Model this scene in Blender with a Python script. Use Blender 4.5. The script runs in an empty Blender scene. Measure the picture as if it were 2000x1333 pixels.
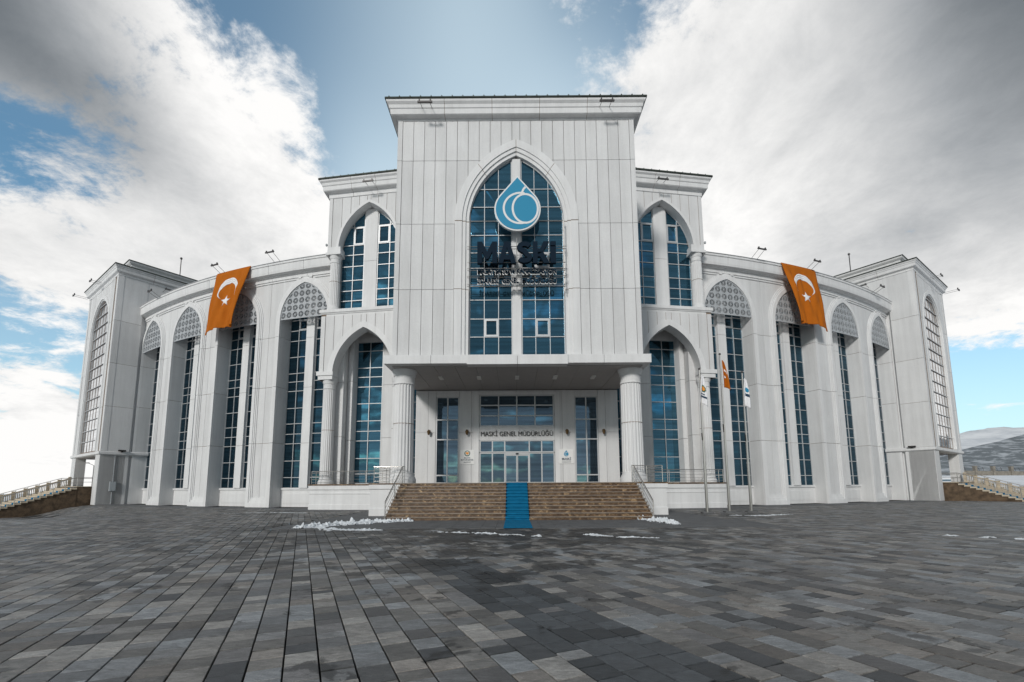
import bpy, bmesh, math, random
import numpy as np
from mathutils import Vector, noise as mnoise
rnd = random.Random(7)
SC = bpy.context.scene
COL = SC.collection
R = math.radians
# ------------------------------------------------------------------ camera, light, exposure
CF, CY0, CPT, CRL, CYAW, CXP, CZ = 900.0, 837.0, .124, .005, .003, -.26, 1.7
cam_d = bpy.data.cameras.new('camera'); cam = bpy.data.objects.new('camera', cam_d); COL.objects.link(cam)
cam_d.sensor_width = 36; cam_d.lens = 36 * CF / 2000; cam_d.shift_y = (CY0 - 666.5) / 2000
cam_d.clip_start = .1; cam_d.clip_end = 20000
fwd = Vector((-math.sin(CYAW) * math.cos(CPT), math.cos(CYAW) * math.cos(CPT), math.sin(CPT)))
right = Vector((math.cos(CYAW), math.sin(CYAW), 0)); up = right.cross(fwd)
r2 = right * math.cos(CRL) + up * math.sin(CRL) * 1.0; u2 = -right * math.sin(CRL) + up * math.cos(CRL)
# image x axis = a cos - b sin, image y axis = a sin + b cos  ->  axes in terms of right/up
rx = right * math.cos(CRL) - up * math.sin(CRL); ux = right * math.sin(CRL) + up * math.cos(CRL)
from mathutils import Matrix
m = Matrix((rx, ux, -fwd)).transposed().to_4x4(); m.translation = (CXP, 0, CZ)
cam.matrix_world = m; SC.camera = cam

def proj(p):
    v = Vector(p) - Vector((CXP, 0, CZ)); d = v.dot(fwd)
    if d < .05: return None
    return 1000 + CF * v.dot(rx) / d, CY0 - CF * v.dot(ux) / d
def ray(px, py):
    return (fwd + rx * ((px - 1000) / CF) + ux * ((CY0 - py) / CF)).normalized()

SC.view_settings.view_transform = 'Standard'; SC.view_settings.look = 'None'
SC.view_settings.gamma = 1; SC.view_settings.use_curve_mapping = False
SC.view_settings.exposure = 0.06
SUN_EL, SUN_AZ = 23, 203      # azimuth: clockwise from +Y (north); 188 = behind the camera, a touch left
W = bpy.data.worlds.new('World'); SC.world = W; W.use_nodes = True
NT = W.node_tree; NT.nodes.clear()
def nd(t, **k):
    n = NT.nodes.new(t)
    for a, b in k.items(): setattr(n, a, b)
    return n
def mth(op, a, b=None, c=None, clamp=False, nt=None):
    n = (nt or NT).nodes.new('ShaderNodeMath'); n.operation = op; n.use_clamp = clamp
    for i, v in enumerate((a, b, c)):
        if v is None: continue
        if isinstance(v, (int, float)): n.inputs[i].default_value = v
        else: (nt or NT).links.new(v, n.inputs[i])
    return n.outputs[0]
SKY_PTS = [  # photo pixel, cloud cover, cloud brightness, pale haze over the blue
 (20, 20, .95, .12, .1), (60, 120, 1, .13, .1), (150, 200, 1, .22, .1), (270, 270, 1, .34, .1), (400, 390, 1, .58, .1), (160, 40, 1, .36, .1), (260, 90, 1, .80, .1), (330, 40, 1, 1.0, .1),
 (430, 190, 1, 1.0, .1), (380, 260, 1, .85, .1), (100, 270, 1, .75, .1), (240, 420, 1, .95, .1), (560, 340, 1, 1.0, .2), (600, 460, 1, 1.0, .2), (480, 440, 1, 1.0, .1), (500, 300, 1, 1.0, .1), (380, 500, .95, .85, .1),
 (20, 290, .1, .8, .0), (60, 330, .05, .8, .02), (120, 370, .05, .8, .04), (180, 410, .1, .9, .1), (60, 420, 1, .9, .1), (10, 400, .8, .9, .1), (30, 500, .9, .62, .1), (130, 500, .95, .62, .1), (200, 470, .95, .85, .1), (300, 470, 1, .9, .1),
 (15, 600, .0, .9, .30), (70, 640, .0, .9, .32), (120, 680, .05, .9, .36), (10, 670, .05, .9, .35), (90, 575, .9, .98, .3), (150, 620, .75, .98, .3), (50, 730, .95, 1.0, .3), (110, 760, 1, .95, .3), (20, 830, .8, .85, .4), (90, 850, 1, .8, .4), (20, 920, .9, .8, .5), (90, 930, 1, .76, .5),
 (450, 30, .0, .9, .08), (400, 90, .2, 1, .08), (350, 110, .95, 1, .1), (480, 130, .4, 1.0, .15), (545, 195, 1.0, 1.0, .2), (575, 230, .6, 1, .2), (560, 60, .0, .9, .14), (660, 60, -.1, .9, .24), (650, 180, .0, .95, .34), (640, 290, .15, 1, .5), (720, 280, 0, 1, .74), (690, 390, .4, 1.0, .85),
 (760, 80, .0, .95, .42), (820, 110, .05, .95, .5), (900, 130, .0, .97, .68), (1000, 60, .05, .95, .55), (1120, 60, .15, .95, .30), (740, 170, .0, .95, .5), (1060, 160, .1, .98, .75), (860, 165, .05, .98, .7), (1125, 150, .6, 1.0, .7),
 (1215, 50, .72, 1.0, .25), (1190, 165, .8, 1.0, .8), (1170, 30, .05, .9, .2), (1280, 20, .3, .9, .1), (1300, 90, .6, 1.0, .15), (1340, 60, .8, 1, .1), (1250, 190, 1, 1.0, .4), (1300, 170, 1, 1, .3), (1380, 20, .6, .95, .15), (1440, 20, 1, .95, .1), (1400, 110, 1, 1.0, .1), (1480, 60, 1, .8, .1), (1420, 200, 1, .88, .1),
 (1560, 60, 1, .56, .1), (1550, 200, 1, .66, .1), (1500, 300, 1, .80, .1), (1720, 120, 1, .46, .1), (1720, 260, 1, .62, .1), (1900, 40, 1, .13, .1), (1980, 150, 1, .20, .1), (1860, 220, 1, .42, .1), (1650, 400, 1, .70, .1), (1450, 420, 1, .94, .1), (1950, 350, 1, .46, .1), (1800, 430, 1, .60, .1), (1980, 480, 1, .58, .1),
 (1900, 560, 1, .74, .1), (1985, 600, 1, .98, .2), (1900, 630, 1, .98, .3), (1985, 690, .4, 1, .4), (1900, 690, .05, .9, .45), (1960, 750, -.1, .9, .42), (1900, 770, .0, .9, .52), (1960, 810, 0, .9, .7), (1950, 850, .3, .85, .9),
 (-250, 450, .9, .8, .2), (-250, 700, .9, .85, .4), (-500, 300, .8, .6, .1), (-450, 850, .9, .8, .5), (2250, 450, .9, .7, .2), (2250, 700, .7, .85, .5), (2500, 850, .9, .8, .6), (-900, 700, .9, .8, .5), (2900, 700, .9, .8, .5)]  # out of view: side clouds carried on, added bright for the tower glass
def build_world():
    L = NT.links.new
    tc = nd('ShaderNodeTexCoord'); D = tc.outputs['Generated']
    acc = [None, None, None, None]
    def add(i, v, s):
        acc[i] = mth('MULTIPLY', v, s) if acc[i] is None else mth('MULTIPLY_ADD', v, s, acc[i])
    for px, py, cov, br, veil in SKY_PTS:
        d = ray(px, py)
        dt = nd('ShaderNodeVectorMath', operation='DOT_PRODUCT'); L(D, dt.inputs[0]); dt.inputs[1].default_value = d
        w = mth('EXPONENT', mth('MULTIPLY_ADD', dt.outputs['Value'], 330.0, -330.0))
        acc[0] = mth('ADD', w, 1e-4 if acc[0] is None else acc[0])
        if acc[1] is None: acc[1] = mth('MULTIPLY_ADD', w, cov, 1e-4 * .66); acc[2] = mth('MULTIPLY_ADD', w, br, 1e-4 * .27); acc[3] = mth('MULTIPLY_ADD', w, veil, 1e-4 * .15)  # default for unseen sky: dim grey cloud, chosen to lower the ambient light
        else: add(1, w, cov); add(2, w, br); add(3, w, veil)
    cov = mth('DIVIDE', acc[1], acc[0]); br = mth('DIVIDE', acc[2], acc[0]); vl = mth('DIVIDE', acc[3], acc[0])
    sx = nd('ShaderNodeSeparateXYZ'); L(D, sx.inputs[0])
    zz = mth('ADD', mth('MAXIMUM', sx.outputs[2], 0.0), .22)
    cx = nd('ShaderNodeCombineXYZ'); L(mth('DIVIDE', sx.outputs[0], zz), cx.inputs[0]); L(mth('DIVIDE', sx.outputs[1], zz), cx.inputs[1]); cx.inputs[2].default_value = 3.3
    def noise(scale, detail, rough, dist, w=0):
        n = nd('ShaderNodeTexNoise'); n.inputs['Scale'].default_value = scale; n.inputs['Detail'].default_value = detail
        n.inputs['Roughness'].default_value = rough; n.inputs['Distortion'].default_value = dist
        mp = nd('ShaderNodeMapping'); mp.inputs['Location'].default_value = (w, w * .7, 0); L(cx.outputs[0], mp.inputs[0]); L(mp.outputs[0], n.inputs['Vector'])
        return n.outputs['Fac']
    n1 = noise(2.1, 12, .66, .35); n2 = noise(1.3, 7, .60, .5, 5.1); n3 = noise(6.5, 10, .68, .3, 9.3)
    c = mth('ADD', cov, mth('MULTIPLY', mth('SUBTRACT', n1, .5), 1.7))
    c = mth('ADD', c, mth('MULTIPLY', mth('SUBTRACT', n3, .5), 1.15))
    mr = nd('ShaderNodeMapRange', interpolation_type='SMOOTHSTEP'); L(c, mr.inputs[0]); mr.inputs[1].default_value = .34; mr.inputs[2].default_value = .66
    cl = mr.outputs[0]
    b = mth('MULTIPLY', br, mth('ADD', mth('MULTIPLY', mth('SUBTRACT', n2, .5), .75), .98))
    b = mth('MULTIPLY', b, mth('ADD', mth('MULTIPLY', mth('ADD', mth('SUBTRACT', n1, .5), mth('MULTIPLY', mth('SUBTRACT', n3, .5), .7)), .75), 1.0))
    hz = mth('MULTIPLY', mth('MAXIMUM', mth('SUBTRACT', 1.0, mth('DIVIDE', mth('MAXIMUM', sx.outputs[2], 0.0), .20)), 0.0), .32)
    b = mth('MINIMUM', mth('ADD', b, hz), .96)
    # thin cloud edges shine: mix to white where cover is thin
    sk = nd('ShaderNodeTexSky', sky_type='NISHITA'); sk.sun_disc = False; sk.sun_elevation = R(SUN_EL); sk.sun_rotation = R(SUN_AZ)
    sk.air_density = 1.0; sk.dust_density = 1.2; sk.ozone_density = 1.6; sk.altitude = 900
    tn = nd('ShaderNodeVectorMath', operation='MULTIPLY'); L(sk.outputs[0], tn.inputs[0]); tn.inputs[1].default_value = (.68, 1.03, 1.02)
    bg1 = nd('ShaderNodeBackground'); L(tn.outputs[0], bg1.inputs[0]); bg1.inputs[1].default_value = .15
    ramp = nd('ShaderNodeValToRGB'); L(b, ramp.inputs[0]); e = ramp.color_ramp.elements
    e[0].position = 0; e[0].color = (.0, .0, .0, 1); e[1].position = 1; e[1].color = (1, .99, .975, 1)
    k = e.new(.12); k.color = (.085, .105, .125, 1); k = e.new(.4); k.color = (.37, .39, .41, 1)
    bg2 = nd('ShaderNodeBackground'); L(ramp.outputs[0], bg2.inputs[0]); bg2.inputs[1].default_value = 1.0
    bg3 = nd('ShaderNodeBackground'); bg3.inputs[0].default_value = (.72, .87, .95, 1); bg3.inputs[1].default_value = .95
    mv = nd('ShaderNodeMixShader'); L(vl, mv.inputs[0]); L(bg1.outputs[0], mv.inputs[1]); L(bg3.outputs[0], mv.inputs[2])
    mix = nd('ShaderNodeMixShader'); L(cl, mix.inputs[0]); L(mv.outputs[0], mix.inputs[1]); L(bg2.outputs[0], mix.inputs[2])
    out = nd('ShaderNodeOutputWorld'); L(mix.outputs[0], out.inputs[0])
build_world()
W.cycles.sampling_method = 'MANUAL'; W.cycles.sample_map_resolution = 512
sl = bpy.data.lights.new('sun', 'SUN'); sl.energy = 2.1; sl.angle = R(9); sl.color = (1, .965, .92)
so = bpy.data.objects.new('sun', sl); COL.objects.link(so)
sd = Vector((math.sin(R(SUN_AZ)) * math.cos(R(SUN_EL)), math.cos(R(SUN_AZ)) * math.cos(R(SUN_EL)), math.sin(R(SUN_EL))))
so.rotation_euler = sd.to_track_quat('Z', 'Y').to_euler()

# ------------------------------------------------------------------ materials
MATS = {}
def new_mat(name):
    m = bpy.data.materials.new(name); m.use_nodes = True; nt = m.node_tree
    b = nt.nodes['Principled BSDF']; MATS[name] = m
    return m, nt, b
def plain(name, col, rough=.6, metal=0, spec=.5, bump=0, bscale=40, var=0, vscale=2.0):
    m, nt, b = new_mat(name); L = nt.links.new
    b.inputs['Base Color'].default_value = (*col, 1); b.inputs['Roughness'].default_value = rough
    b.inputs['Metallic'].default_value = metal; b.inputs['Specular IOR Level'].default_value = spec
    g = nt.nodes.new('ShaderNodeNewGeometry')
    if var:
        n = nt.nodes.new('ShaderNodeTexNoise'); n.inputs['Scale'].default_value = vscale; n.inputs['Detail'].default_value = 6; L(g.outputs['Position'], n.inputs['Vector'])
        mr = nt.nodes.new('ShaderNodeMapRange'); L(n.outputs[0], mr.inputs[0]); mr.inputs[1].default_value = .3; mr.inputs[2].default_value = .7; mr.inputs[3].default_value = 1 - var; mr.inputs[4].default_value = 1 + var
        mx = nt.nodes.new('ShaderNodeVectorMath'); mx.operation = 'SCALE'; mx.inputs[0].default_value = col; L(mr.outputs[0], mx.inputs['Scale']); L(mx.outputs[0], b.inputs['Base Color'])
    if bump:
        n = nt.nodes.new('ShaderNodeTexNoise'); n.inputs['Scale'].default_value = bscale; n.inputs['Detail'].default_value = 4; L(g.outputs['Position'], n.inputs['Vector'])
        bp = nt.nodes.new('ShaderNodeBump'); bp.inputs['Strength'].default_value = bump; bp.inputs['Distance'].default_value = .02; L(n.outputs[0], bp.inputs['Height']); L(bp.outputs[0], b.inputs['Normal'])
    return m
def wall_mat(name, col, k=1.0):
    # precast cladding: fine grain, faint rain streaks running down, mottled dirt
    m, nt, b = new_mat(name); L = nt.links.new
    g = nt.nodes.new('ShaderNodeNewGeometry')
    def noise(scale, vec_scale, detail=6, rough=.6):
        mp = nt.nodes.new('ShaderNodeMapping'); mp.inputs['Scale'].default_value = vec_scale; L(g.outputs['Position'], mp.inputs[0])
        n = nt.nodes.new('ShaderNodeTexNoise'); n.inputs['Scale'].default_value = scale; n.inputs['Detail'].default_value = detail; n.inputs['Roughness'].default_value = rough
        L(mp.outputs[0], n.inputs['Vector']); return n.outputs['Fac']
    s = noise(1.0, (2.2, 2.2, .16), 7, .65); mo = noise(.55, (1, 1, 1), 8, .62); fi = noise(14, (1, 1, 1), 4, .7)
    def mr(v, a, b_, c, d):
        n = nt.nodes.new('ShaderNodeMapRange'); L(v, n.inputs[0])
        for i, x in enumerate((a, b_, c, d)): n.inputs[i + 1].default_value = x
        return n.outputs[0]
    f = mth('MULTIPLY', mr(s, .33, .60, .915, 1.02), mr(mo, .3, .7, .94, 1.02), nt=nt)
    f = mth('MULTIPLY', f, mr(fi, .3, .7, 1 - .05 * k, 1 + .04 * k), nt=nt)
    at = nt.nodes.new('ShaderNodeAttribute'); at.attribute_name = 'tone'
    f = mth('MULTIPLY', f, mr(at.outputs['Fac'], 0, 1, 1, .90), nt=nt)
    mx = nt.nodes.new('ShaderNodeVectorMath'); mx.operation = 'SCALE'; mx.inputs[0].default_value = col; L(f, mx.inputs['Scale']); L(mx.outputs[0], b.inputs['Base Color'])
    b.inputs['Roughness'].default_value = .72; b.inputs['Specular IOR Level'].default_value = .3
    bp = nt.nodes.new('ShaderNodeBump'); bp.inputs['Strength'].default_value = .35; bp.inputs['Distance'].default_value = .012
    L(mth('ADD', fi, mth('MULTIPLY', s, .6, nt=nt), nt=nt), bp.inputs['Height']); L(bp.outputs[0], b.inputs['Normal'])
    return m
WALL = wall_mat('wall', (.685, .688, .69)); TRIM = wall_mat('trim', (.715, .718, .72), .6)
JOINT = plain('joint', (.25, .19, .145), .9)
def glass_mat(name, col, f90=.6, ro=.035):
    m, nt, b = new_mat(name); L = nt.links.new
    b.inputs['Base Color'].default_value = (*col, 1); b.inputs['Metallic'].default_value = .92; b.inputs['Roughness'].default_value = ro
    b.inputs['Specular Tint'].default_value = (f90, f90, f90, 1)
    g = nt.nodes.new('ShaderNodeNewGeometry'); ob = nt.nodes.new('ShaderNodeNewGeometry')
    n = nt.nodes.new('ShaderNodeTexNoise'); n.inputs['Scale'].default_value = .55; n.inputs['Detail'].default_value = 2; L(g.outputs['Position'], n.inputs['Vector'])
    bp = nt.nodes.new('ShaderNodeBump'); bp.inputs['Strength'].default_value = .12; bp.inputs['Distance'].default_value = .05; L(n.outputs[0], bp.inputs['Height']); L(bp.outputs[0], b.inputs['Normal'])
    # blinds and rooms faintly behind: slight horizontal banding in tint
    mp = nt.nodes.new('ShaderNodeMapping'); mp.inputs['Scale'].default_value = (.12, .12, 5); L(g.outputs['Position'], mp.inputs[0])
    n2 = nt.nodes.new('ShaderNodeTexNoise'); n2.inputs['Scale'].default_value = 1.2; n2.inputs['Detail'].default_value = 3; L(mp.outputs[0], n2.inputs['Vector'])
    mr = nt.nodes.new('ShaderNodeMapRange'); L(n2.outputs[0], mr.inputs[0]); mr.inputs[1].default_value = .35; mr.inputs[2].default_value = .65; mr.inputs[3].default_value = .78; mr.inputs[4].default_value = 1.15
    at = nt.nodes.new('ShaderNodeAttribute'); at.attribute_name = 'tone'
    sc = mth('MULTIPLY', mr.outputs[0], mth('MULTIPLY_ADD', at.outputs['Fac'], -.38, 1.1, nt=nt), nt=nt)
    mx = nt.nodes.new('ShaderNodeVectorMath'); mx.operation = 'SCALE'; mx.inputs[0].default_value = col; L(sc, mx.inputs['Scale']); L(mx.outputs[0], b.inputs['Base Color'])
    return m
GLASS = glass_mat('glass', (.075, .19, .27)); GLASS_DOOR = glass_mat('door_glass', (.12, .185, .245)); GLASS_WING = glass_mat('wing_glass', (.045, .10, .14)); GLASS_T = glass_mat('tower_glass', (.62, .64, .66), 1.0)
FRAME = plain('frame', (.50, .51, .52), .4, .2); FRAME_DARK = plain('frame_dark', (.20, .15, .12), .5)
ROOF = plain('roof', (.045, .055, .045), .5, .3, var=.3, vscale=3)
LATT = plain('lattice', (.40, .42, .44), .6, var=.08, vscale=1)
STEEL = plain('steel', (.55, .53, .50), .28, .9); STEEL_D = plain('steel_dark', (.09, .085, .085), .45, .5)
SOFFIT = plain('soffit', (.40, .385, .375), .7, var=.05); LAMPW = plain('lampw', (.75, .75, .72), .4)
def stone_mat():
    m, nt, b = new_mat('stair_stone'); L = nt.links.new
    g = nt.nodes.new('ShaderNodeNewGeometry'); mp = nt.nodes.new('ShaderNodeMapping'); mp.inputs['Scale'].default_value = (1, 1, 1.5); L(g.outputs['Position'], mp.inputs[0])
    n = nt.nodes.new('ShaderNodeTexNoise'); n.inputs['Scale'].default_value = 3.2; n.inputs['Detail'].default_value = 11; n.inputs['Roughness'].default_value = .68; n.inputs['Distortion'].default_value = .9; L(mp.outputs[0], n.inputs['Vector'])
    r = nt.nodes.new('ShaderNodeValToRGB'); L(n.outputs[0], r.inputs[0]); e = r.color_ramp.elements
    e[0].position = .34; e[0].color = (.050, .028, .015, 1); e[1].position = .66; e[1].color = (.42, .29, .16, 1)
    k = e.new(.47); k.color = (.085, .048, .024, 1); k = e.new(.56); k.color = (.17, .105, .055, 1)
    L(r.outputs[0], b.inputs['Base Color']); b.inputs['Roughness'].default_value = .42
    return m
STONE = stone_mat(); NOSE = plain('tread_edge', (.25, .205, .165), .5, var=.3, vscale=3)
CARPET = plain('carpet', (.008, .155, .30), .95, spec=.1, bump=.5, bscale=120, var=.12, vscale=3)
SNOW = plain('snow', (.66, .69, .72), .6, bump=.9, bscale=25, var=.18, vscale=7)
ORANGE = plain('flag_cloth', (.43, .118, .008), .85, spec=.15, bump=.15, bscale=60, var=.05); WHITE = plain('white_cloth', (.78, .78, .80), .8)
NAVY = plain('letter_navy', (.008, .018, .032), .8, spec=.1); LOGO_BLUE = plain('logo_blue', (.030, .25, .42), .5, spec=.2); LOGO_WHITE = plain('logo_white', (.72, .72, .72), .45)
INK = plain('ink', (.012, .04, .08), .5); BLACKL = plain('black_letter', (.02, .018, .018), .4); GOLD = plain('bronze', (.16, .10, .045), .45, .7)
PLATE = plain('plate', (.75, .75, .74), .25); GREENE = plain('emblem_green', (.02, .12, .07), .5); ORE = plain('emblem_orange', (.75, .28, .03), .5)
BEIGE = plain('beige_stone', (.50, .43, .33), .8, var=.12, vscale=4); BROWN = plain('brown_wall', (.10, .068, .042), .9, bump=1, bscale=8, var=.5, vscale=2.5)
SHRUB = plain('shrub', (.16, .125, .03), .9, var=.4, vscale=9); SHRUBG = plain('evergreen', (.035, .045, .022), .9, var=.4, vscale=9)
GREYM = plain('grey_box', (.36, .39, .41), .5); TRUCKW = plain('truck_white', (.75, .76, .78), .35); RUBBER = plain('rubber', (.02, .02, .02), .8)

def paver_mat():
    m, nt, b = new_mat('paver'); L = nt.links.new
    g = nt.nodes.new('ShaderNodeNewGeometry'); at = nt.nodes.new('ShaderNodeAttribute'); at.attribute_name = 'tint'
    off = nt.nodes.new('ShaderNodeAttribute'); off.attribute_name = 'shift'
    va = nt.nodes.new('ShaderNodeVectorMath'); va.operation = 'ADD'; L(g.outputs['Position'], va.inputs[0])
    vs = nt.nodes.new('ShaderNodeVectorMath'); vs.operation = 'SCALE'; L(at.outputs['Color'], vs.inputs[0]); vs.inputs['Scale'].default_value = 90; L(vs.outputs[0], va.inputs[1])
    mp = nt.nodes.new('ShaderNodeMapping'); mp.inputs['Rotation'].default_value = (0, 0, .5); mp.inputs['Scale'].default_value = (1, 2.6, 1); L(va.outputs[0], mp.inputs[0])
    def noise(vec, scale, detail, rough, dist=0):
        n = nt.nodes.new('ShaderNodeTexNoise'); n.inputs['Scale'].default_value = scale; n.inputs['Detail'].default_value = detail; n.inputs['Roughness'].default_value = rough; n.inputs['Distortion'].default_value = dist
        L(vec, n.inputs['Vector']); return n.outputs['Fac']
    def mr(v, a, b_, c, d):
        n = nt.nodes.new('ShaderNodeMapRange'); L(v, n.inputs[0])
        for i, x in enumerate((a, b_, c, d)): n.inputs[i + 1].default_value = x
        return n.outputs[0]
    vein = noise(mp.outputs[0], 2.2, 10, .68, 1.4); grain = noise(g.outputs['Position'], 55, 5, .7)
    mid = noise(mp.outputs[0], 9, 7, .72, .6)
    f = mth('MULTIPLY', mth('MULTIPLY', mr(vein, .3, .72, .60, 1.48), mr(mid, .32, .68, .72, 1.30), nt=nt), mr(grain, .3, .7, .78, 1.2), nt=nt)
    # damp patches: only where meltwater lay, in front of the steps
    wetn = noise(g.outputs['Position'], .8, 7, .62, .5); wet2 = noise(g.outputs['Position'], 3.1, 5, .6, .3)
    sx = nt.nodes.new('ShaderNodeSeparateXYZ'); L(g.outputs['Position'], sx.inputs[0])
    zone = mth('MULTIPLY', mr(sx.outputs[1], 8.0, 15.0, 0, 1), mr(mth('ABSOLUTE', mth('ADD', sx.outputs[0], 2.0, nt=nt), nt=nt), 3.5, 14.0, 1, 0), nt=nt)
    w = mth('ADD', mth('ADD', wetn, mth('MULTIPLY', wet2, .35, nt=nt), nt=nt), mth('MULTIPLY', zone, .17, nt=nt), nt=nt)
    for (hx, hy, hr) in ((-7.2, 20.6, 3.2), (-9.6, 20, 2.6), (-1.4, 16.8, 2.2), (3.3, 15.6, 2.0), (6.6, 21, 2.4), (-5.6, 18.4, 2.0), (12.5, 27, 4), (-16, 31, 4), (-2.6, 10.2, 1.6), (-.8, 9.0, 1.1)):
        dd = nt.nodes.new('ShaderNodeVectorMath'); dd.operation = 'DISTANCE'; L(g.outputs['Position'], dd.inputs[0]); dd.inputs[1].default_value = (hx, hy, 0)
        w = mth('ADD', w, mr(dd.outputs['Value'], 0, hr, .17, 0), nt=nt)
    wet = mr(w, .775, .80, 0, 1)
    f = mth('MULTIPLY', f, mr(wet, 0, 1, 1, .30), nt=nt)
    # lime bloom: pale flecks
    bl = mr(noise(g.outputs['Position'], 5.5, 9, .75, 1.0), .66, .74, 0, 1)
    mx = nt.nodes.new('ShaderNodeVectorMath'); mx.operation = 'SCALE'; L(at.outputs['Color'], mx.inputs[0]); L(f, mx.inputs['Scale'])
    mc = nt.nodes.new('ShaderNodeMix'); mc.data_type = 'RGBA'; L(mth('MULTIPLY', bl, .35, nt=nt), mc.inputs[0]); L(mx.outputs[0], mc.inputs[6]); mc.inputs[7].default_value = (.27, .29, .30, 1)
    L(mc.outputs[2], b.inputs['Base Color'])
    L(mth('SUBTRACT', mr(vein, .3, .7, .50, .70), mth('MULTIPLY', wet, .10, nt=nt), nt=nt), b.inputs['Roughness'])
    bp = nt.nodes.new('ShaderNodeBump'); bp.inputs['Strength'].default_value = .6; bp.inputs['Distance'].default_value = .006
    L(mth('ADD', mth('MULTIPLY', vein, 1.5, nt=nt), grain, nt=nt), bp.inputs['Height']); L(bp.outputs[0], b.inputs['Normal'])
    return m
PAVER = paver_mat()
BED = plain('bed', (.016, .015, .014), .95, var=.4, vscale=6)
APRON = plain('apron', (.115, .118, .122), .75, bump=.4, bscale=30, var=.2, vscale=1.6)
TERR = plain('terrain_snow', (.74, .76, .79), .8, bump=.6, bscale=.8, var=.10, vscale=.15)

# ------------------------------------------------------------------ mesh helpers
class G:
    def __init__(s): s.v = []; s.f = []
    def loft(s, secs, caps=True, closed=False):
        n = len(secs[0]); b = len(s.v)
        for q in secs: s.v += [tuple(p) for p in q]
        k = len(secs)
        for i in range(k if closed else k - 1):
            j = (i + 1) % k
            for a in range(n):
                c = (a + 1) % n
                s.f.append((b + i * n + a, b + i * n + c, b + j * n + c, b + j * n + a))
        if caps and not closed:
            s.f.append(tuple(b + i for i in range(n))[::-1]); s.f.append(tuple(b + (k - 1) * n + i for i in range(n)))
        return s
    def strip(s, M, us, zb, zt, d0, d1):
        zb_ = zb if callable(zb) else (lambda u: zb); zt_ = zt if callable(zt) else (lambda u: zt)
        return s.loft([[M(u, d0, zb_(u)), M(u, d1, zb_(u)), M(u, d1, zt_(u)), M(u, d0, zt_(u))] for u in us])
    def blk(s, M, u0, u1, z0, z1, d0, d1, n=1):
        return s.strip(M, [u0 + (u1 - u0) * i / n for i in range(n + 1)], z0, z1, d0, d1)
    def box(s, x0, x1, y0, y1, z0, z1):
        return s.loft([[(x, y0, z0), (x, y1, z0), (x, y1, z1), (x, y0, z1)] for x in (x0, x1)])
    def ribbon(s, M, pin, pout, d0, d1):
        return s.loft([[M(a[0], d0, a[1]), M(b[0], d0, b[1]), M(b[0], d1, b[1]), M(a[0], d1, a[1])] for a, b in zip(pin, pout)])
    def tube(s, pts, r, n=8, r1=None):
        pts = [Vector(p) for p in pts]; secs = []
        for i, p in enumerate(pts):
            t = (pts[min(i + 1, len(pts) - 1)] - pts[max(i - 1, 0)]).normalized()
            a = t.orthogonal().normalized() if abs(t.z) > .99 or True else None
            a = Vector((0, 0, 1)).cross(t) if abs(t.z) < .99 else Vector((1, 0, 0)); a.normalize(); b = t.cross(a)
            rr = r if r1 is None else r + (r1 - r) * i / (len(pts) - 1)
            secs.append([p + a * rr * math.cos(2 * math.pi * k / n) + b * rr * math.sin(2 * math.pi * k / n) for k in range(n)])
        return s.loft(secs)
    def lathe(s, cx, cy, prof, n=24, flute=0, nf=20):
        secs = []
        for r, z in prof:
            q = []
            for k in range(n):
                a = 2 * math.pi * k / n; rr = r
                if flute: rr = r - flute * abs(math.sin(a * nf / 2)) ** .7 * -1 - flute if False else r - flute * (0 if (k % 4 == 0 or k % 4 == 1) else 1)
                q.append((cx + rr * math.cos(a), cy + rr * math.sin(a), z))
            secs.append(q)
        return s.loft(secs)
    def poly(s, M, pts, d0, d1):
        b = len(s.v); n = len(pts)
        for d in (d0, d1): s.v += [tuple(M(u, d, z)) for u, z in pts]
        s.f.append(tuple(b + i for i in range(n))); s.f.append(tuple(b + n + i for i in range(n))[::-1])
        for i in range(n):
            j = (i + 1) % n; s.f.append((b + i, b + j, b + n + j, b + n + i))
        return s
    def mesh(s, name, smooth=False):
        me = bpy.data.meshes.new(name); me.from_pydata([tuple(v) for v in s.v], [], s.f)
        bm = bmesh.new(); bm.from_mesh(me); bmesh.ops.recalc_face_normals(bm, faces=bm.faces); bm.to_mesh(me); bm.free()
        if smooth:
            me.shade_smooth()
            try: me.set_sharp_from_angle(angle=R(35))
            except Exception: pass
        return me
    def build(s, name, mat, parent=None, smooth=False, kind=None, label=None, cat=None, group=None):
        me = s.mesh(name, smooth); me.materials.append(mat)
        return link(name, me, parent, kind, label, cat, group)
def link(name, me, parent=None, kind=None, label=None, cat=None, group=None):
    o = bpy.data.objects.new(name, me); COL.objects.link(o)
    if parent is not None: o.parent = parent
    tag(o, kind, label, cat, group); return o
def tag(o, kind=None, label=None, cat=None, group=None):
    if kind: o['kind'] = kind
    if label: o['label'] = label
    if cat: o['category'] = cat
    if group: o['group'] = group
    return o
def thing(name, label, cat, group=None, loc=(0, 0, 0)):
    o = bpy.data.objects.new(name, None); COL.objects.link(o); o.empty_display_size = .3
    o['label'] = label; o['category'] = cat
    if group: o['group'] = group
    o.location = loc
    return o
# children are built in world coordinates; things keep their Empty at the base, so shift children back
def settle(root, loc):
    root.location = loc
    for c in root.children: c.matrix_parent_inverse = Matrix.Translation(-Vector(loc))

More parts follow.
